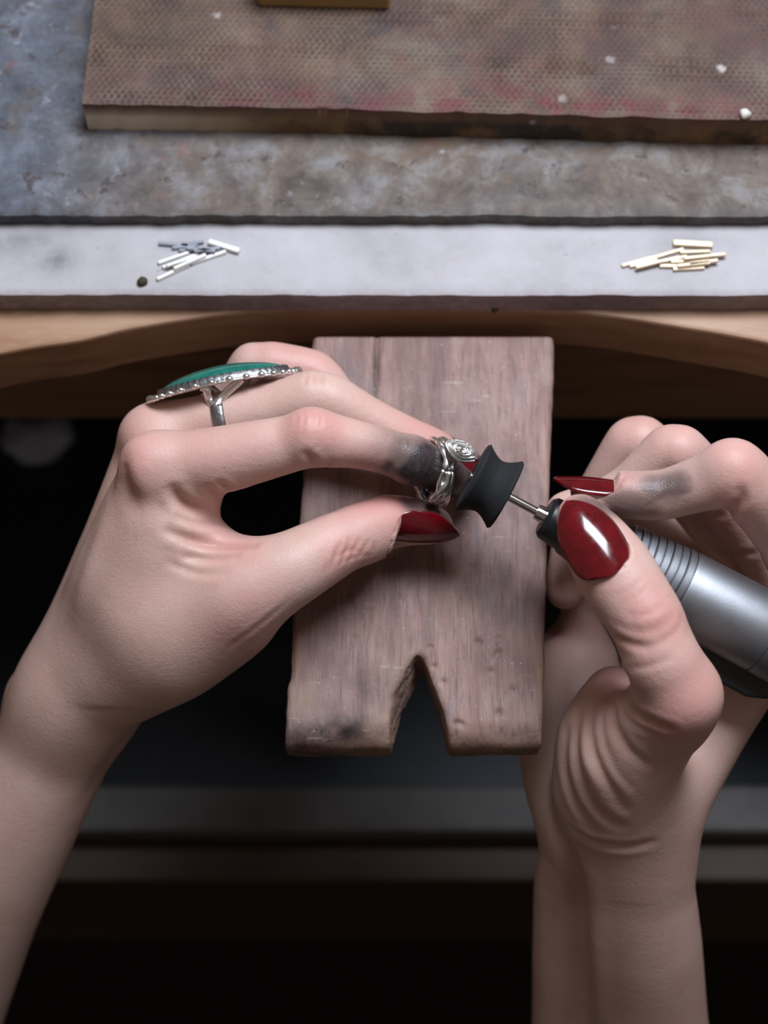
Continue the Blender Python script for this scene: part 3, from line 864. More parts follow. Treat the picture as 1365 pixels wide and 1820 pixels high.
X, Y, Z = [a_.astype(np.float32) for a_ in np.meshgrid(F_.ax[0], F_.ax[1], F_.ax[2], indexing='ij')]
def interp_edge(pts, y):
    pts = sorted([(p[1], p[0]) for p in pts]); return np.interp(y, [p[0] for p in pts], [p[1] for p in pts])
yy = F_.ax[1]
xl = interp_edge(outl[:6], yy); xr = interp_edge(outl[6:], yy)
nzx = vnoise(np.stack([yy, yy * 0, yy * 0], -1), 3.0) * 0.18 + vnoise(np.stack([yy, yy * 0 + 4, yy * 0], -1), 11.0) * 0.25
xl = xl + nzx; xr = xr + nzx[::-1] * 0.7
thick = 12.0 + 0.06 * np.clip(yy, 0, 200)
p3 = np.stack([X, Y, Z], -1)
n_lo = vnoise(p3, 6.0).astype(np.float32); n_hi = vnoise(p3, 1.7).astype(np.float32)
dxl = (xl[None, :, None] - X); dxr = (X - xr[None, :, None])
front = np.clip(1 - Y / 9.0, 0, 1)                       # worn front lip
slope_top = Z + 1.0 * (np.clip(1 - Y / 6.5, 0, 1) ** 2.0) * 3.6 * (1 + 0.35 * n_lo)
dback = Y - (outl[5][1])
dfront = -(Y - 0.4 + 0.35 * n_lo)
dbot = -(Z + thick[None, :, None])
def smax(a_, b_, k): return -smin(-a_, -b_, k)
D = smax(dxl, dxr, 0.8); D = smax(D, slope_top, 1.6); D = smax(D, dback, 0.8); D = smax(D, dfront, 1.8); D = smax(D, dbot, 1.0)
# V notch: its cheeks lean, so blend the two outlines with depth
def notch_sd(pts):
    L = sorted([(p[1], p[0]) for p in pts[:6]]); R = sorted([(p[1], p[0]) for p in pts[5:]])
    ylim = L[-1][0]
    lx = np.interp(yy, [q[0] for q in L], [q[1] for q in L]); rx = np.interp(yy, [q[0] for q in R], [q[1] for q in R])
    return lx, rx, ylim
ltx, rtx, yt = notch_sd(notch_t); lbx, rbx, yb = notch_sd(notch_b)
m_ = np.clip(-F_.ax[2] / 13.0, 0, 1)[None, None, :]
lx = ltx[None, :, None] * (1 - m_) + lbx[None, :, None] * m_; rx = rtx[None, :, None] * (1 - m_) + rbx[None, :, None] * m_
ap = yt * (1 - m_) + yb * m_
saw = (0.10 * np.sin(Y * 5.1 + Z * 0.9 + 3 * n_lo) + 0.12 * n_hi).astype(np.float32)
Nn = np.maximum(np.maximum(lx - X, X - rx) * 0.85, (Y - ap) * 0.8) + 0.18 * n_hi + saw * (X < 0.5 * (lx + rx))
D = smax(D, -Nn.astype(np.float32), 1.3)
# dents, nicks, pits and the shallow seam along the left of the board
def dent(px, py, r, depth):
    global D
    q = pin_uv(px, py)
    dd = np.sqrt((X - q[0]) ** 2 + (Y - q[1]) ** 2 + (Z - (r - depth)) ** 2) - r
    D = smax(D, -dd.astype(np.float32), 0.25)
for (x_, y_, r_, dp) in [(850, 1142, 1.2, 0.7), (885, 1160, 1.3, 0.6), (880, 1168, 1.2, 0.5), (887, 1267, 1.0, 0.8), (813, 1285, 1.0, 0.8), (820, 1287, 0.9, 0.7), (873, 1193, 0.8, 0.7), (788, 1212, 0.8, 0.7), (765, 1150, 0.7, 0.6), (772, 1184, 0.7, 0.7), (629, 1135, 0.8, 0.5), (912, 1226, 0.8, 0.6), (713, 1066, 1.1, 0.4), (840, 1010, 1.4, 0.3), (885, 1135, 0.7, 0.5), (884, 1146, 0.7, 0.5)]:
    dent(x_, y_, r_, dp)
q1 = pin_uv(513, 1204); D = smax(D, -(np.sqrt((X - q1[0] + 0.9) ** 2 + (Y - q1[1]) ** 2) - 1.4).astype(np.float32), 0.4)
q2 = pin_uv(518, 1130); D = smax(D, -(np.sqrt((X - q2[0] + 1.0) ** 2 + (Y - q2[1]) ** 2) - 1.2).astype(np.float32), 0.4)
sx = pin_uv(668, 600)[0]; sy0 = pin_uv(668, 720)[1]
seam = np.sqrt((X - sx - 0.02 * (Y - sy0)) ** 2 + (Z * 0.8) ** 2) - 0.75 * np.clip((Y - sy0) / 8, 0, 1)
D = smax(D, -seam.astype(np.float32), 0.2)
D = D + 0.10 * n_hi * front + 0.05 * n_lo
V, Q = surface_nets(D.astype(np.float32), lo, HP)
V = relax(V, Q, 2, 0.4)
Wd = PO + V[:, 0:1] * RGT + V[:, 1:2] * PY + V[:, 2:3] * PZ
pin = fast_mesh('bench_pin', Wd, Q, M['pin'])
tag(pin, 'worn reddish brown wooden bench pin with a V-shaped notch at its end', 'bench pin')
gx = np.zeros(len(V)); bx = np.zeros(len(V))
for (px, py, rx_, ry_, s) in [(600, 1297, 12, 4.2, 1.0), (560, 1270, 9, 6, 0.45), (640, 1230, 9, 9, 0.4), (530, 1310, 5, 3, 0.8), (648, 1240, 14, 10, 0.3), (950, 1050, 3, 7, 0.25), (700, 990, 26, 6, 0.3), (600, 1060, 9, 8, 0.3), (880, 880, 8, 12, 0.2), (668, 650, 0.7, 12, 0.8)]:
    q = pin_uv(px, py); gx = np.maximum(gx, s * np.exp(-((V[:, 0] - q[0]) / rx_) ** 2 - ((V[:, 1] - q[1]) / ry_) ** 2))
for (px, py, rx_, ry_, s) in [(880, 1330, 14, 3.0, 0.55), (680, 1310, 3.5, 4.5, 0.8), (650, 1325, 7, 1.6, 0.6), (540, 1245, 3, 4, 0.5), (962, 1200, 1.2, 6, 0.8), (520, 1190, 1.5, 8, 0.4), (690, 1285, 3, 3, 0.6), (725, 1200, 4, 6, 0.35)]:
    q = pin_uv(px, py); bx = np.maximum(bx, s * np.exp(-((V[:, 0] - q[0]) / rx_) ** 2 - ((V[:, 1] - q[1]) / ry_) ** 2))
gx = np.maximum(gx, 0.55 * np.clip(-V[:, 2] / 4 - 0.6, 0, 1) * (V[:, 1] < 3))
set_attr(pin, 'grime_and_dark', gx); set_attr(pin, 'bare', bx)

# ------------------------------------------------------------------ under the bench
ZT = -210.0
def tray():
    t = empty('catch_tray')
    tag(t, 'open drawer under the bench pin with grey lining and pale front rail', 'drawer')
    yb_ = on_z(700, 1395, ZT + 22)[1]; yf_ = on_z(700, 1478, ZT + 22)[1]
    zbot = ZT - 28
    box('front_rail', (-420, yf_, zbot - 22), (420, yb_, ZT + 22), M['tray_top'], t, 1.5)
    box('lining', (-420, yb_, zbot), (420, 300, zbot + 3), M['pewter'], t, 0.5)
    for s_ in (-1, 1):
        x0 = s_ * 420
        box('side_rail', (min(x0, x0 + s_ * 16), yf_, zbot - 5), (max(x0, x0 + s_ * 16), 300, ZT + 22), M['dark_wood'], t, 1.0)
    box('front_panel', (-436, yf_ - 14, ZT - 90), (436, yf_, ZT + 10), M['dark_wood'], t, 1.5)
    return t
tray()
def bundle(px, py, z, r):
    c0 = on_z(px, py, z); bm = bmesh.new(); bmesh.ops.create_icosphere(bm, subdivisions=4, radius=r)
    co = np.array([v.co[:] for v in bm.verts]); nz = 1 + 0.28 * vnoise(co + 300, r * 0.7) + 0.14 * vnoise(co + 90, r * 0.3)
    co = co * nz[:, None] * [1.2, 1.0, 0.6]; F = [tuple(q.index for q in f.verts) for f in bm.faces]; bm.free()
    return mesh_obj('rag', co + c0 + [0, 0, r * 0.45], F, plain('pale_rag', (0.55, 0.62, 0.75), 0.9))
tag(bundle(64, 790, ZT - 25, 11), 'small pale bluish rag lying in the dark under the bench', 'rag')
fz = -720.0
fv, ff = box_pts((-1500, -1200, fz - 20), (1500, 1500, fz))
floor = mesh_obj('floor', fv, ff, M['floor'], smooth=False); floor['kind'] = 'structure'

# ================================================================== THE HANDS
person = empty('person')
tag(person, 'person with two bare hands and dark red nails polishing a silver ring at the bench', 'person')

def sculpt(name, lo, hi, h, build, parent):
    f = Field(lo, hi, h)
    A = build(f)
    V, Q = surface_nets(A, f.lo, f.h)
    V = relax(V, Q, 4, 0.5)
    V, Q = split_quads(V, Q)
    V = relax(V, Q, 6, 0.55)
    return fast_mesh(name, to_world(V), Q, M['skin'], parent)

def left_hand(f):
    palm = f.blank()
    # metacarpals
    f.chain(palm, [(282, 828, 20, 60), (208, 1000, 9, 66), (152, 1160, -2, 78), (120, 1250, -8, 84)], 7)
    f.chain(palm, [(268, 790, 4, 56), (188, 1000, -5, 58), (130, 1165, -8, 66), (105, 1250, -14, 72)], 7)
    f.chain(palm, [(290, 800, -14, 54), (200, 1000, -14, 58), (135, 1170, -18, 66)], 7)
    f.chain(palm, [(315, 840, -28, 50), (220, 1020, -26, 56), (140, 1190, -24, 62)], 7)
    # knuckles
    f.ball(palm, (264, 822, 27, 50), 5)
    f.ball(palm, (262, 772, 8, 46), 5)
    # web and first interosseous muscle
    f.chain(palm, [(305, 960, 21, 74), (258, 1080, 16, 88)], 16)
    f.chain(palm, [(350, 975, 18, 52), (405, 985, 20, 40), (440, 1000, 22, 36)], 7)
    f.chain(palm, [(340, 876, 20, 46), (368, 878, 22, 29)], 6)
    f.chain(palm, [(345, 925, 18, 40), (362, 944, 17, 25), (388, 960, 17, 21)], 4)
    # thenar belly toward the wrist
    f.chain(palm, [(420, 1095, 19, 72), (310, 1160, 14, 88), (215, 1205, 4, 88), (150, 1245, -6, 86)], 13)
    # wrist and forearm: radius, ulna, filling
    f.chain(palm, [(140, 1240, -8, 92), (115, 1290, -12, 100), (38, 1440, -22, 110), (-75, 1640, -40, 132), (-215, 1960, -72, 160), (-300, 2200, -92, 165)], 8)
    f.chain(palm, [(100, 1270, -26, 84), (58, 1370, -34, 92), (-75, 1640, -56, 120), (-220, 1960, -86, 150)], 8)
    f.ball(palm, (68, 1232, -22, 44), 7)                       # head of the ulna
    out = palm.copy()
    def finger(pts, k=5.0, kk=2.4, extra=()):
        A = f.blank(); s = f.chain(A, pts, kk)
        for e in extra: f.ball(A, e, 2.5)
        s = tuple(slice(max(0, q.start - 6), q.stop + 6) for q in s)
        out[s] = np.minimum(out[s], smin(A[s], palm[s], k))
    # index
    finger([(300, 826, 26, 58), (400, 815, 28, 60), (480, 797, 30, 55), (556, 780, 31, 50), (578, 781, 31, 51), (640, 791, 29, 44), (705, 808, 26, 41), (745, 822, 22, 43), (795, 846, 15, 37), (836, 864, 8, 27)],
           extra=[(552, 772, 33, 48), (732, 818, 25, 42)])
    # middle
    finger([(290, 768, 6, 54), (400, 745, 10, 51), (480, 727, 12, 49), (556, 708, 14, 52), (582, 712, 14, 52), (650, 748, 12, 46), (722, 782, 10, 43), (772, 801, 7, 40), (824, 826, 2, 29)])
    # ring finger, folded behind
    finger([(325, 780, -14, 48), (408, 712, -8, 40), (450, 650, -3, 44), (480, 647, -2, 42), (560, 664, -2, 42), (600, 705, -2, 36), (640, 745, -2, 28)])
    # little finger, hidden under the others
    finger([(335, 815, -28, 46), (400, 745, -22, 40), (445, 700, -20, 38), (490, 745, -21, 36), (505, 800, -22, 30)])
    # thumb
    finger([(300, 1120, 12, 84), (430, 1062, 26, 72), (520, 1010, 27, 68), (600, 966, 24, 58), (628, 954, 22, 58), (690, 932, 18, 55), (740, 930, 15, 46), (775, 934, 13, 36)], k=9)
    return out

LH = sculpt('arm', [-172, -205, -118], [40, 46, 46], 0.9, left_hand, person)
LH['label'] = 'hand with a green stone ring, holding the silver ring'
S = Surf(LH)
# web folds between index and thumb
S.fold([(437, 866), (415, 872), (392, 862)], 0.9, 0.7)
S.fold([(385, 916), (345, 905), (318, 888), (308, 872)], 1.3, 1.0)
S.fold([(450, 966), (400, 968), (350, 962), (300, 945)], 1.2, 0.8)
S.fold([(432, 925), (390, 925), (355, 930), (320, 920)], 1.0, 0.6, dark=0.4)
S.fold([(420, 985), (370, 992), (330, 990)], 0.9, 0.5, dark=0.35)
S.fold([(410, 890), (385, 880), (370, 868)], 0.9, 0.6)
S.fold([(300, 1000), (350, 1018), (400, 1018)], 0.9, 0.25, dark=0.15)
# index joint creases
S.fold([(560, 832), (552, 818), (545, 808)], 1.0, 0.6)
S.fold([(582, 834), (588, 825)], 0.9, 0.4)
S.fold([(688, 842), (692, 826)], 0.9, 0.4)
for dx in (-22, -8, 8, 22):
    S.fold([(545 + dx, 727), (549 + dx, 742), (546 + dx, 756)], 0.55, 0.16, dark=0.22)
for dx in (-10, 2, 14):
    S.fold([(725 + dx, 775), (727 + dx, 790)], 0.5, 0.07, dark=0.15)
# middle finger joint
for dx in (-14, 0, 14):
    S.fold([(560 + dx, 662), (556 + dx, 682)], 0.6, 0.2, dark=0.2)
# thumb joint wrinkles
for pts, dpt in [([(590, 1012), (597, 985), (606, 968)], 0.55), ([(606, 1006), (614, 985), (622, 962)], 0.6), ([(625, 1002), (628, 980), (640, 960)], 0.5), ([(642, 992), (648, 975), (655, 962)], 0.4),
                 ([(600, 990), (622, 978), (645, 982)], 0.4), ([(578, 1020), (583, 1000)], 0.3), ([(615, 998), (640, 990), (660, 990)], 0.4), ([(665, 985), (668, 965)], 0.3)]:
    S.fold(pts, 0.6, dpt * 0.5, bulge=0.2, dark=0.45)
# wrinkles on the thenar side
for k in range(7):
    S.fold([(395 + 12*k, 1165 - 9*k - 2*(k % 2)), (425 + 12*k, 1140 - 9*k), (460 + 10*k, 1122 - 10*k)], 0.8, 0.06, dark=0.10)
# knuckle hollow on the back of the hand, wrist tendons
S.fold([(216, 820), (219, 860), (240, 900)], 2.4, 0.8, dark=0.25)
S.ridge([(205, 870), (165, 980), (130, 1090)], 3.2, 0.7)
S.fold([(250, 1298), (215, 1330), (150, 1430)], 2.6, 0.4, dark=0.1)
# ridge of nail walls
# colour of the skin: flushed joints and fingertips, grime of the polish
for pts, rad, s in [([(240, 800), (232, 835)], 8, 0.55), ([(225, 775)], 7, 0.4), ([(545, 745), (575, 750)], 8, 0.65), ([(660, 885), (720, 900)], 9, 0.75), ([(640, 900)], 10, 0.5),
                    ([(560, 640), (500, 625)], 9, 0.45), ([(600, 825), (660, 828)], 6, 0.55), ([(780, 770), (740, 755)], 6, 0.55), ([(430, 975), (400, 955)], 6, 0.5), ([(620, 985)], 7, 0.6),
                    ([(350, 800), (430, 800)], 10, 0.35), ([(450, 1090), (420, 1130)], 10, 0.4), ([(700, 740)], 8, 0.2), ([(420, 850)], 8, 0.3)]:
    S.paint(S.blush, pts, rad, s)
S.paint(S.dirt, [(765, 834), (800, 850), (842, 864)], 8.5, 1.1)
S.paint(S.dirt, [(826, 848), (846, 862)], 8.0, 1.1)
S.paint(S.dirt, [(738, 845), (760, 855)], 6.0, 1.0)
S.paint(S.dirt, [(745, 818), (725, 808)], 6.5, 0.72)
S.paint(S.dirt, [(700, 838), (720, 850)], 5.0, 0.7)
S.paint(S.dirt, [(668, 832)], 5.0, 0.25)
S.paint(S.dirt, [(720, 815), (750, 825)], 9.0, 0.5)
S.paint(S.dirt, [(775, 903), (735, 893)], 3.4, 0.75)
S.paint(S.dirt, [(478, 738)], 1.1, 0.5)
S.paint(S.dirt, [(792, 925)], 4.5, 0.75)
S.finish()
nail(LH, P(694, 950, 22.2), P(818, 957, 14.8), cdir(0.10, -0.78, 0.62), 11.2, arch=0.5, curl=0.10, label='dark red thumbnail', point=0.16)
nail(LH, P(801, 786, 8.0), P(892, 850, 1.0), cdir(0.42, 0.62, 0.66), 11.5, arch=0.42)

def right_hand(f):
    palm = f.blank()
    f.chain(palm, [(1440, 1040, 10, 58), (1285, 1268, 4, 62), (1170, 1440, 2, 80), (1140, 1500, -2, 88)], 7)
    f.chain(palm, [(1405, 1040, -8, 56), (1250, 1270, -12, 64), (1140, 1440, -6, 78)], 7)
    f.chain(palm, [(1360, 1050, -24, 54), (1190, 1270, -24, 66), (1085, 1440, -12, 76)], 7)
    f.chain(palm, [(1310, 1060, -42, 50), (1110, 1270, -38, 70), (1030, 1420, -18, 72)], 7)
    f.chain(palm, [(1022, 1180, -26, 82), (998, 1320, -20, 80), (1015, 1430, -12, 70)], 8)     # hypothenar
    f.chain(palm, [(1100, 1290, -6, 70), (1090, 1400, -2, 90)], 9)
    # thumb ball
    f.chain(palm, [(1195, 1255, 36, 74), (1120, 1340, 22, 98), (1108, 1420, 10, 100)], 12)
    f.chain(palm, [(1090, 1230, 14, 52), (1050, 1310, 12, 62), (1060, 1400, 6, 70)], 7)
    # forearm
    f.chain(palm, [(1118, 1470, 0, 100), (1132, 1540, -3, 97), (1142, 1660, -15, 104), (1148, 1830, -37, 112), (1160, 2100, -66, 135)], 8)
    f.chain(palm, [(1040, 1470, -8, 76), (1010, 1560, -19, 62), (1006, 1680, -32, 61), (1005, 1830, -49, 62), (1010, 2100, -76, 90)], 5)
    f.chain(palm, [(1090, 1540, -25, 88), (1090, 1830, -54, 100), (1090, 2100, -84, 130)], 8)
    out = palm.copy()
    def finger(pts, k=5.0, kk=2.4, extra=()):
        A = f.blank(); s = f.chain(A, pts, kk)
        for e in extra: f.ball(A, e, 2.5)
        s = tuple(slice(max(0, q.start - 6), q.stop + 6) for q in s)
        out[s] = np.minimum(out[s], smin(A[s], palm[s], k))
    # index over the handpiece
    finger([(1440, 1040, 13, 58), (1392, 945, 26, 58), (1335, 868, 35, 60), (1306, 842, 36, 58), (1240, 862, 34, 50), (1178, 880, 32, 46), (1130, 880, 32, 45), (1075, 878, 31, 42), (1036, 872, 30, 29)], extra=[(1300, 834, 37, 54)])
    # middle
    finger([(1405, 1045, -8, 52), (1300, 905, 6, 51), (1208, 802, 18, 50), (1190, 800, 17, 48), (1120, 868, 11, 45), (1055, 900, 9, 42), (1002, 906, 10, 36)])
    # ring
    finger([(1360, 1050, -22, 50), (1235, 890, -8, 49), (1140, 786, 2, 50), (1122, 786, 1, 47), (1060, 890, -8, 44), (1022, 975, -12, 44), (1004, 1050, -12, 38)])
    # little
    finger([(1310, 1060, -34, 48), (1180, 950, -28, 44), (1100, 880, -24, 42), (1045, 960, -28, 40), (1030, 1050, -28, 38), (1035, 1120, -26, 32)])
    # thumb
    finger([(1195, 1262, 38, 72), (1210, 1228, 43, 72), (1180, 1180, 46, 71), (1160, 1130, 46, 67), (1148, 1100, 46, 69), (1122, 1060, 45, 71), (1085, 1004, 43, 71), (1052, 952, 40, 59), (1030, 918, 38, 46)], k=6,
           extra=[(1212, 1240, 44, 70)])
    return out
RH = sculpt('arm', [30, -196, -108], [114, 34, 64], 0.9, right_hand, person)
RH['label'] = 'hand holding the metal handpiece like a pen'
S = Surf(RH)
# thumb joint
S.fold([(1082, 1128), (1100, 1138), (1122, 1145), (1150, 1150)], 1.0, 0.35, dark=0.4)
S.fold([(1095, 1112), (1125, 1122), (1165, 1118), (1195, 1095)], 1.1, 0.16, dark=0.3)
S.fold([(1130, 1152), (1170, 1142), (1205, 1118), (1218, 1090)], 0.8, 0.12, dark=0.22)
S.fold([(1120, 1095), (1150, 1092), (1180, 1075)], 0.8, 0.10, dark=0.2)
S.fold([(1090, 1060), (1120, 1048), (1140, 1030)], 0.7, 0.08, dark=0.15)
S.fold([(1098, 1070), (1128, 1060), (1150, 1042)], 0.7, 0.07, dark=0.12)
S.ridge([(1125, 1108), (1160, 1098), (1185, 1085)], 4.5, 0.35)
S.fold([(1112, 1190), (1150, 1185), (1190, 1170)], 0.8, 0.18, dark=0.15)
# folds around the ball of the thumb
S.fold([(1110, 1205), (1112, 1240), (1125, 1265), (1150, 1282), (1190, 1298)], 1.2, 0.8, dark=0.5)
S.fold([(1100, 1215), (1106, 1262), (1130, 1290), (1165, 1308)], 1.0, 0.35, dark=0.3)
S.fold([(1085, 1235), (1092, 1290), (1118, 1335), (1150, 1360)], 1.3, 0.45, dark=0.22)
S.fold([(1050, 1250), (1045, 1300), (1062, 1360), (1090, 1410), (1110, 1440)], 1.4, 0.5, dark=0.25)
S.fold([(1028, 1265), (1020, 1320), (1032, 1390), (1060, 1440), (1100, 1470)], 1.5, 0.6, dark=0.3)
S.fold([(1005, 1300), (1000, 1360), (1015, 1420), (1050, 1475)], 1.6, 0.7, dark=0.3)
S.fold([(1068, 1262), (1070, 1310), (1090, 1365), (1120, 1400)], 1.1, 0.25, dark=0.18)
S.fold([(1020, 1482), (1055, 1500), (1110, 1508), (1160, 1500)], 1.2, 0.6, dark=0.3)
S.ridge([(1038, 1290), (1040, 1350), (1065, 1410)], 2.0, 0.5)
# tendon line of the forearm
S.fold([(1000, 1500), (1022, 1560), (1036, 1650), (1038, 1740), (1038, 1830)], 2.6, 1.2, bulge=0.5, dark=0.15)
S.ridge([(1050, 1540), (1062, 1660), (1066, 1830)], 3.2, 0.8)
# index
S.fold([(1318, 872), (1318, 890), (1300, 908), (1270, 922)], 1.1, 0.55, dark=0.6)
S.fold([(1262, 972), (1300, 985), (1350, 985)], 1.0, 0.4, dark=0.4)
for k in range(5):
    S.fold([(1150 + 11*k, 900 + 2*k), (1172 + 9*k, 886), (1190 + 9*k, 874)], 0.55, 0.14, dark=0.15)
for pts, rad, s in [([(1150, 1085), (1180, 1105)], 8, 0.7), ([(1140, 1140)], 7, 0.5), ([(1085, 1040)], 9, 0.3), ([(1225, 1255), (1245, 1230)], 10, 0.55), ([(1205, 1300)], 7, 0.6), ([(1310, 800), (1330, 820)], 9, 0.45),
                    ([(1205, 765)], 8, 0.4), ([(1120, 750)], 8, 0.45), ([(1300, 900)], 7, 0.5), ([(1280, 930), (1330, 960)], 8, 0.4), ([(1010, 1000), (1000, 1100)], 14, 0.4), ([(1090, 1200), (1080, 1240)], 7, 0.5), ([(1110, 855)], 4, 0.5)]:
    S.paint(S.blush, pts, rad, s)
S.paint(S.dirt, [(1165, 868), (1200, 862)], 4.6, 0.72)
S.paint(S.dirt, [(1160, 868), (1215, 862)], 7.5, 0.28)
S.paint(S.dirt, [(1045, 895), (1100, 897), (1150, 897)], 4.4, 0.66)
S.paint(S.dirt, [(1015, 872)], 3.4, 0.6)
S.paint(S.dirt, [(1130, 850), (1150, 850)], 2.5, 0.2)
S.finish()
nail(RH, P(1086, 1012, 53.0), P(1006, 886, 46.3), cdir(-0.10, 0.3, 0.9), 13.4, arch=0.42, curl=0.17, label='glossy dark red thumbnail', point=0.2, seat=-0.12)
nail(RH, P(1102, 855, 32.3), P(984, 846, 31.5), cdir(0.02, 0.955, 0.30), 10.2, arch=0.38, curl=0.06, point=0.38, fold=0.0)

# the worker's dark shirt: unseen torso and sleeves, added to block ambient light
ft = Field([-330, -640, -420], [330, -195, 330], 8.0)
T_ = ft.blank()
ft.cone(T_, (0, -470, -380), (0, -470, 60), 150, 165, 30)
ft.cone(T_, (-90, -470, 120), (90, -470, 120), 105, 105, 40)
EL, ER = P(-335, 2270, -98), P(1130, 2150, -76)
for (sgn, e) in ((-1, EL), (1, ER)):
    elb = e + np.array([sgn * 70.0, -75.0, -75.0])
    ft.cone(T_, (sgn * 205, -470, 150), elb, 62, 52, 25)
    ft.cone(T_, elb, e + (elb - e) * 0.15, 52, 40, 15)
V, Q = surface_nets(T_, ft.lo, ft.h)
fast_mesh('shading_shirt', relax(V, Q, 4, 0.5), Q, plain('shading_shirt_cloth', (0.03, 0.032, 0.038), 0.9), person)

# ================================================================== THE TOOL
H0 = P(968, 917, 27.0); H1 = P(1340, 1116, 25.0); HA = unit(H1 - H0)
hp = empty('handpiece')
tag(hp, 'silver metal rotary handpiece with black nose held in a hand', 'handpiece')
lathe('nose', H0, HA, [(0, 2.2), (0, 4.3), (0.9, 5.1), (5.5, 5.6), (6.2, 6.1), (12, 7.2), (19.6, 7.9)], M['black'], hp)
lathe('chuck', H0, HA, [(-2.2, 1.3), (-2.2, 1.75), (0.2, 2.1), (0.6, 2.1)], M['steel'], hp, 24)
prof = [(19.1, 6.0), (19.1, 8.0)]
r0 = 8.05
for k in range(8):
    d0 = 19.4 + k * 1.95; r1 = r0 + 0.16 * k; wide = k % 2 == 0
    prof += [(d0, r1 - 0.1), (d0 + 0.25, r1 + 0.1), (d0 + 1.5, r1 + 0.12), (d0 + 1.65, r1 - (0.9 if wide else 0.55)), (d0 + 1.9, r1 - (0.9 if wide else 0.55))]
lathe('grip_rings', H0, HA, prof + [(35.1, 9.2), (35.1, 6)], M['aluminium'], hp, 64)
lathe('barrel', H0, HA, [(35.0, 6), (35.0, 9.15), (35.5, 9.35), (57.0, 9.6), (57.1, 9.35), (57.3, 9.35), (57.4, 9.62), (104, 9.9), (106, 9.2), (106, 5)], M['aluminium'], hp, 64)
lathe('cable_boot', H0, HA, [(105, 5.0), (112, 4.2), (124, 3.0), (130, 2.6)], M['black'], hp, 24)
# black bar clipped along the underside
hs = unit(np.cross(HA, cdir(0, 0, 1))); hn = np.cross(hs, HA)
if hs @ UPV > 0: hs = -hs
c0 = H0 + HA * 33 + hs * 8.6 - hn * 4; c1 = H0 + HA * 66 + hs * 8.6 - hn * 4
V = []
for (e, sl) in ((c0, 0.0), (c1 - HA * 5, 0.0), (c1, 0.0)):
    dn = 6.2 if e is not c1 else 4.2
    for (a_, b_) in ((0, -2.6), (dn, -2.6), (dn, 2.6), (0, 2.6)):
        V.append(e + hs * a_ + hn * b_)
Fb = [(3, 2, 1, 0), (8, 9, 10, 11)] + [(4*i+k, 4*i+(k+1) % 4, 4*i+4+(k+1) % 4, 4*i+4+k) for i in range(2) for k in range(4)]
ob = mesh_obj('clip_bar', V, Fb, M['black'], hp, smooth=False)
bm = bmesh.new(); bm.from_mesh(ob.data); bmesh.ops.recalc_face_normals(bm, faces=bm.faces); bm.to_mesh(ob.data); bm.free()
bevel(ob, 0.7, 3)

pw = empty('polishing_wheel')
tag(pw, 'small black rubber polishing wheel on a thin steel shank touching the silver ring', 'polishing wheel')
WD = -14.4
prw = []
for k in range(17):
    q = -1 + k / 8
    prw.append((WD + q * 4.0, 6.5 + 2.1 * abs(q) ** 1.6))
prw = [(WD - 4.5, 1.0), (WD - 4.6, 6.2), (WD - 4.5, 8.2)] + prw + [(WD + 4.5, 8.3), (WD + 4.6, 6.2), (WD + 4.5, 1.0)]
lathe('wheel', H0, HA, prw, M['rubber'], pw, 64, sharp=False)
lathe('shank', H0, HA, [(WD - 5.2, 0.5), (WD - 5.0, 1.0), (-2.0, 1.0), (-1.5, 1.0)], M['steel'], pw, 20)

# ------------------------------------------------------------------ the silver ring being polished
ra = cdir(0.92, -0.16, -0.36); rc = P(776, 839, 17.5)
e2 = unit(UPV - ra * (UPV @ ra)); e1 = np.cross(e2, ra)
if e1 @ (-FWD) < 0: e1 = -e1
RR = 7.15
sr_ = empty('silver_ring')
tag(sr_, 'silver twig-like ring with a bud being polished on a blackened fingertip', 'ring')
def band_pt(th, off, dr=0.0):
    return rc + (e1 * math.cos(th) + e2 * math.sin(th)) * (RR + dr) + ra * off
N_ = 72
for k, (ph, amp, rad, dr0) in enumerate([(0.0, 0.4, 0.72, 0.15), (1.9, 0.45, 0.72, 0.3), (3.7, 0.4, 0.66, 0.15), (5.0, 0.5, 0.55, 0.35)]):
    pts_, rr, fl_ = [], [], []
    for i in range(N_ + 1):
        th = 2 * math.pi * i / N_
        top = math.exp(-((((th - 1.15 + math.pi) % (2*math.pi)) - math.pi) / 0.55) ** 2)
        off = (-1.25 + 0.85 * k) * (1 + 0.25 * top) + amp * math.sin(3 * th + ph) + 0.25 * math.sin(7 * th + 2 * ph) - 0.5 * top
        pts_.append(band_pt(th, off, dr0 + 0.16 * math.sin(5 * th + ph * 3)))
        r_ = rad * (1 + 0.28 * math.sin(4 * th + 5 * ph) + 0.16 * math.sin(11 * th + ph))
        rr.append((r_ * 1.15, r_)); fl_.append(e1 * math.cos(th) + e2 * math.sin(th))
    sweep('band_strand', pts_, rr, M['silver'], sr_, 10, fl_)
fl_, pts_, rr = [], [], []
for i in range(N_ + 1):
    th = 2 * math.pi * i / N_
    pts_.append(band_pt(th, 0.1 * math.sin(3 * th), -0.25)); rr.append((1.5, 0.4)); fl_.append(e1 * math.cos(th) + e2 * math.sin(th))
sweep('band_lining', pts_, rr, M['dark_silver'], sr_, 8, fl_)
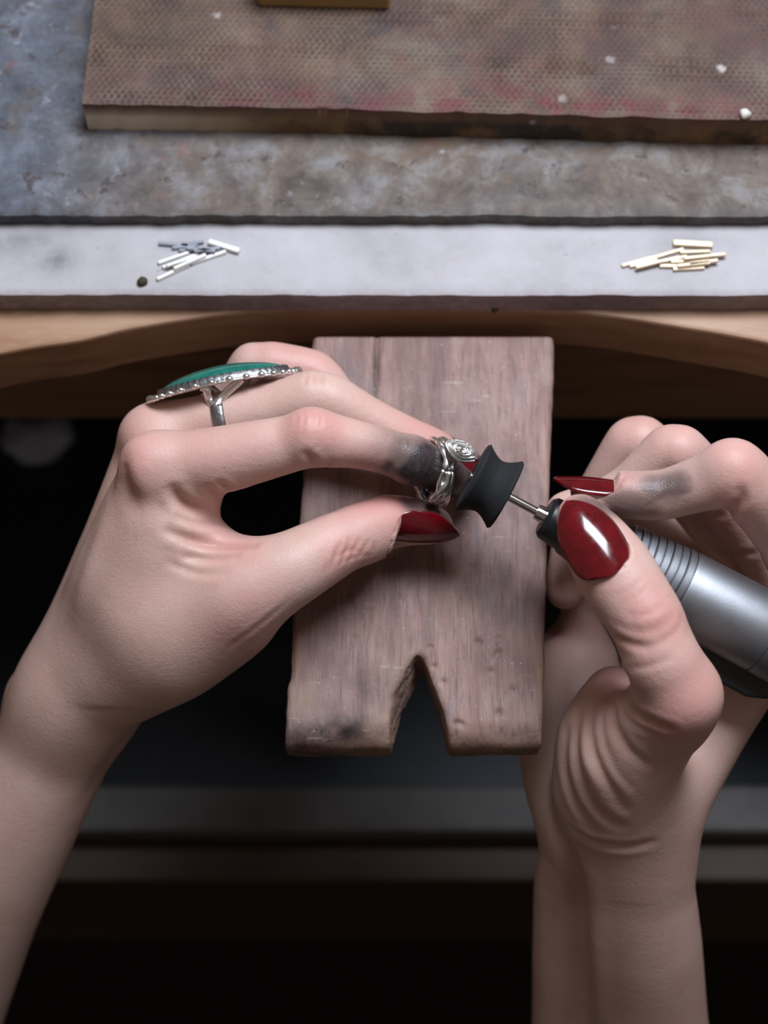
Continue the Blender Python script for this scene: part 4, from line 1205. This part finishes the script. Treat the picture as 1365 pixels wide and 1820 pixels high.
# bud
bc = P(820, 803, 25.5); bl_ = unit(P(847, 818, 22.5) - P(789, 789, 24.5)); bn = unit(cdir(0.1, 0.30, 0.95) - bl_ * (cdir(0.1, 0.30, 0.95) @ bl_)); bs = np.cross(bn, bl_)
def almond(t, L, W):
    x = math.cos(t); y = math.sin(t) * (1 - 0.62 * max(0, x) ** 1.6 - 0.2 * min(0, x) ** 2)
    return bl_ * (x * L) + bs * (y * W)
V, F = [], []
NR, NA = 12, 48
for i in range(NR + 1):
    q = i / NR
    for j in range(NA):
        t_ = 2 * math.pi * j / NA
        h_ = 1.15 * math.cos(q * 1.45) + 0.22 * math.sin(q * 15 - t_ * 1.0) * (1 - q * 0.6)
        V.append(bc + almond(t_, 4.3 * q, 2.35 * q) + bn * h_)
for j in range(NA): V.append(bc + almond(2 * math.pi * j / NA, 3.2, 1.7) - bn * 1.6)
for i in range(NR + 1):
    for j in range(NA):
        F.append((i*NA+j, i*NA+(j+1) % NA, (i+1)*NA+(j+1) % NA, (i+1)*NA+j))
F.append(tuple((NR+1)*NA+j for j in range(NA-1, -1, -1)))
bud = mesh_obj('bud', V, F, M['silver'], sr_)
for (L_, W_2, h_, rot, rad) in [(4.2, 2.3, 0.35, 0, 0.34), (3.1, 1.65, 0.85, 0.35, 0.30), (1.9, 1.05, 1.2, 1.2, 0.27), (0.9, 0.55, 1.45, 2.0, 0.24)]:
    pts_ = []
    for i in range(45):
        t_ = rot + 2 * math.pi * 0.93 * i / 44
        pts_.append(bc + almond(t_, L_, W_2) + bn * (h_ + 0.18 * math.sin(2 * t_ + rot)))
    sweep('petal', pts_, [(rad * (0.7 + 0.4 * math.sin(math.pi * i / 44)),) * 2 for i in range(45)], M['silver'], bud, 8, [bn] * 45)
# neck joining the bud to the band
sweep('neck', [band_pt(0.75, 0.2, 0.2), bc - bl_ * 1.5 - bn * 1.3, bc - bn * 1.2 + bl_ * 1.0], [(1.1, 0.7), (1.5, 0.8), (1.0, 0.6)], M['silver'], sr_, 10, [bn] * 3)
sweep('leaf', [band_pt(1.75, -0.9, 0.5), band_pt(1.3, -0.5, 1.0), bc - bl_ * 2.6 + bs * 0.2], [(0.3, 0.3), (0.95, 0.45), (0.8, 0.5)], M['silver'], sr_, 10, [bn] * 3)

# ------------------------------------------------------------------ the worn ring with the green stone
gr_ = empty('stone_ring')
tag(gr_, 'large silver ring with a long oval green stone worn on a finger', 'ring')
fc = P(408, 743, 10.0); gl = unit(P(541, 657, 12.0) - P(283, 708, 12.0))
gn = cdir(-0.16, 0.96, 0.11); gn = unit(gn - gl * (gn @ gl)); gs = np.cross(gl, gn)
if gs @ (-FWD) < 0: gs = -gs
gc = fc + gn * 9.2 + gl * 0.3
LA, LB = 17.6, 8.2
def gpt(t_, a_, b_, h_):
    x = math.cos(t_) * a_
    return gc + gl * x + gs * (math.sin(t_) * b_) + gn * (h_ - 0.0045 * x * x)
V, F = [], []
NA = 96
rows = [(0.0, -0.6), (0.9, -0.6), (1.0, -0.45), (1.0, -0.1), (0.95, 0.1), (0.80, 0.2)]
for (q, h_) in rows:
    for j in range(NA):
        sc2 = 1 + (0.012 * math.cos(36 * 2 * math.pi * j / NA) if q >= 0.95 else 0)
        V.append(gpt(2 * math.pi * j / NA, max(q, 0.001) * LA * sc2, max(q, 0.001) * LB * sc2, h_))
for i in range(len(rows) - 1):
    for j in range(NA): F.append((i*NA+j, i*NA+(j+1) % NA, (i+1)*NA+(j+1) % NA, (i+1)*NA+j))
F.append(tuple(range((len(rows)-1)*NA, len(rows)*NA)))
def fix(o):
    bm = bmesh.new(); bm.from_mesh(o.data); bmesh.ops.recalc_face_normals(bm, faces=bm.faces); bm.to_mesh(o.data); bm.free(); return o
fix(mesh_obj('bezel_plate', V, F, M['silver'], gr_))
# serrated bezel wall
V, F = [], []
NB = 160
for j in range(NB):
    t_ = 2 * math.pi * j / NB
    up = 1.35 + 0.34 * abs(math.sin(t_ * 28))
    for (q, h_) in ((0.93, 0.0), (0.89, up), (0.86, up), (0.86, 0.0)):
        V.append(gpt(t_, q * LA, (q - 0.02) * LB, h_))
for j in range(NB):
    for k in range(3):
        a_ = j * 4 + k; b_ = ((j + 1) % NB) * 4 + k
        F.append((a_, b_, b_ + 1, a_ + 1))
fix(mesh_obj('bezel_wall', V, F, M['dark_silver'], gr_))
V, F = [], []
NR = 10
for i in range(NR + 1):
    q = i / NR
    for j in range(64): V.append(gpt(2 * math.pi * j / 64, max(q, 0.002) * 0.87 * LA, max(q, 0.002) * 0.85 * LB, 0.6 + 2.9 * math.sqrt(max(0, 1 - q * q * 0.97))))
for i in range(NR):
    for j in range(64): F.append((i*64+j, i*64+(j+1) % 64, (i+1)*64+(j+1) % 64, (i+1)*64+j))
fix(mesh_obj('green_stone', V, F, M['stone'], gr_))
# beads round the rim share one mesh
bm = bmesh.new(); bmesh.ops.create_icosphere(bm, subdivisions=2, radius=0.00075)
bead_me = bpy.data.meshes.new('bead'); bm.to_mesh(bead_me); bm.free(); bead_me.materials.append(M['silver'])
bead_me.polygons.foreach_set('use_smooth', [True] * len(bead_me.polygons))
for j in range(38):
    # even steps along the rim
    t_ = 2 * math.pi * j / 38; t_ = t_ - 0.22 * math.sin(2 * t_)
    o = bpy.data.objects.new('bead', bead_me); COL.objects.link(o); o.parent = gr_
    o.location = Vector(gpt(t_, LA * 1.0, LB * 1.0, 0.05) * 0.001)
    k = 1.5 if j in (0, 19) else 1.0
    o.scale = (1.25 * k, k, k)
# split shank round the finger
fx = unit(P(470, 728, 12) - P(350, 756, 8.5))
sn = unit(gn - fx * (gn @ fx)); sside = np.cross(fx, sn)
if sside @ (-FWD) < 0: sside = -sside
FR = 7.25
def spt(ph, al=0.0, dr=0.0): return fc + (sn * math.sin(ph) + sside * math.cos(ph)) * (FR + dr) + fx * al
pts_ = [spt(math.radians(32) - math.radians(244) * i / 40, -0.6) for i in range(41)]
sweep('shank', pts_, [(1.25 + 0.35 * abs(i - 20) / 20, 0.5) for i in range(41)], M['dark_silver'], gr_, 10, [unit(p - fc - fx * ((p - fc) @ fx)) for p in pts_])
for side_, ph0 in ((1, 32), (-1, 148)):
    for al in (-4.6, 4.3):
        b0 = spt(math.radians(ph0 - side_ * 4), -0.6, 0.0)
        b1 = spt(math.radians(ph0 + side_ * 14), -0.6 + al * 0.35, 0.15)
        b2 = gc + gl * (al * 0.85) + gs * (side_ * 5.6) - gn * 1.2
        b3 = gc + gl * (al * 1.1) + gs * (side_ * 5.8) - gn * 0.5
        cv = smooth_line([b0, b1, b2, b3], 5)
        sweep('shank_branch', cv, [(1.0, 0.55)] * len(cv), M['silver'], gr_, 10, [gs * side_ * 0.9 + gn * 0.2] * len(cv))
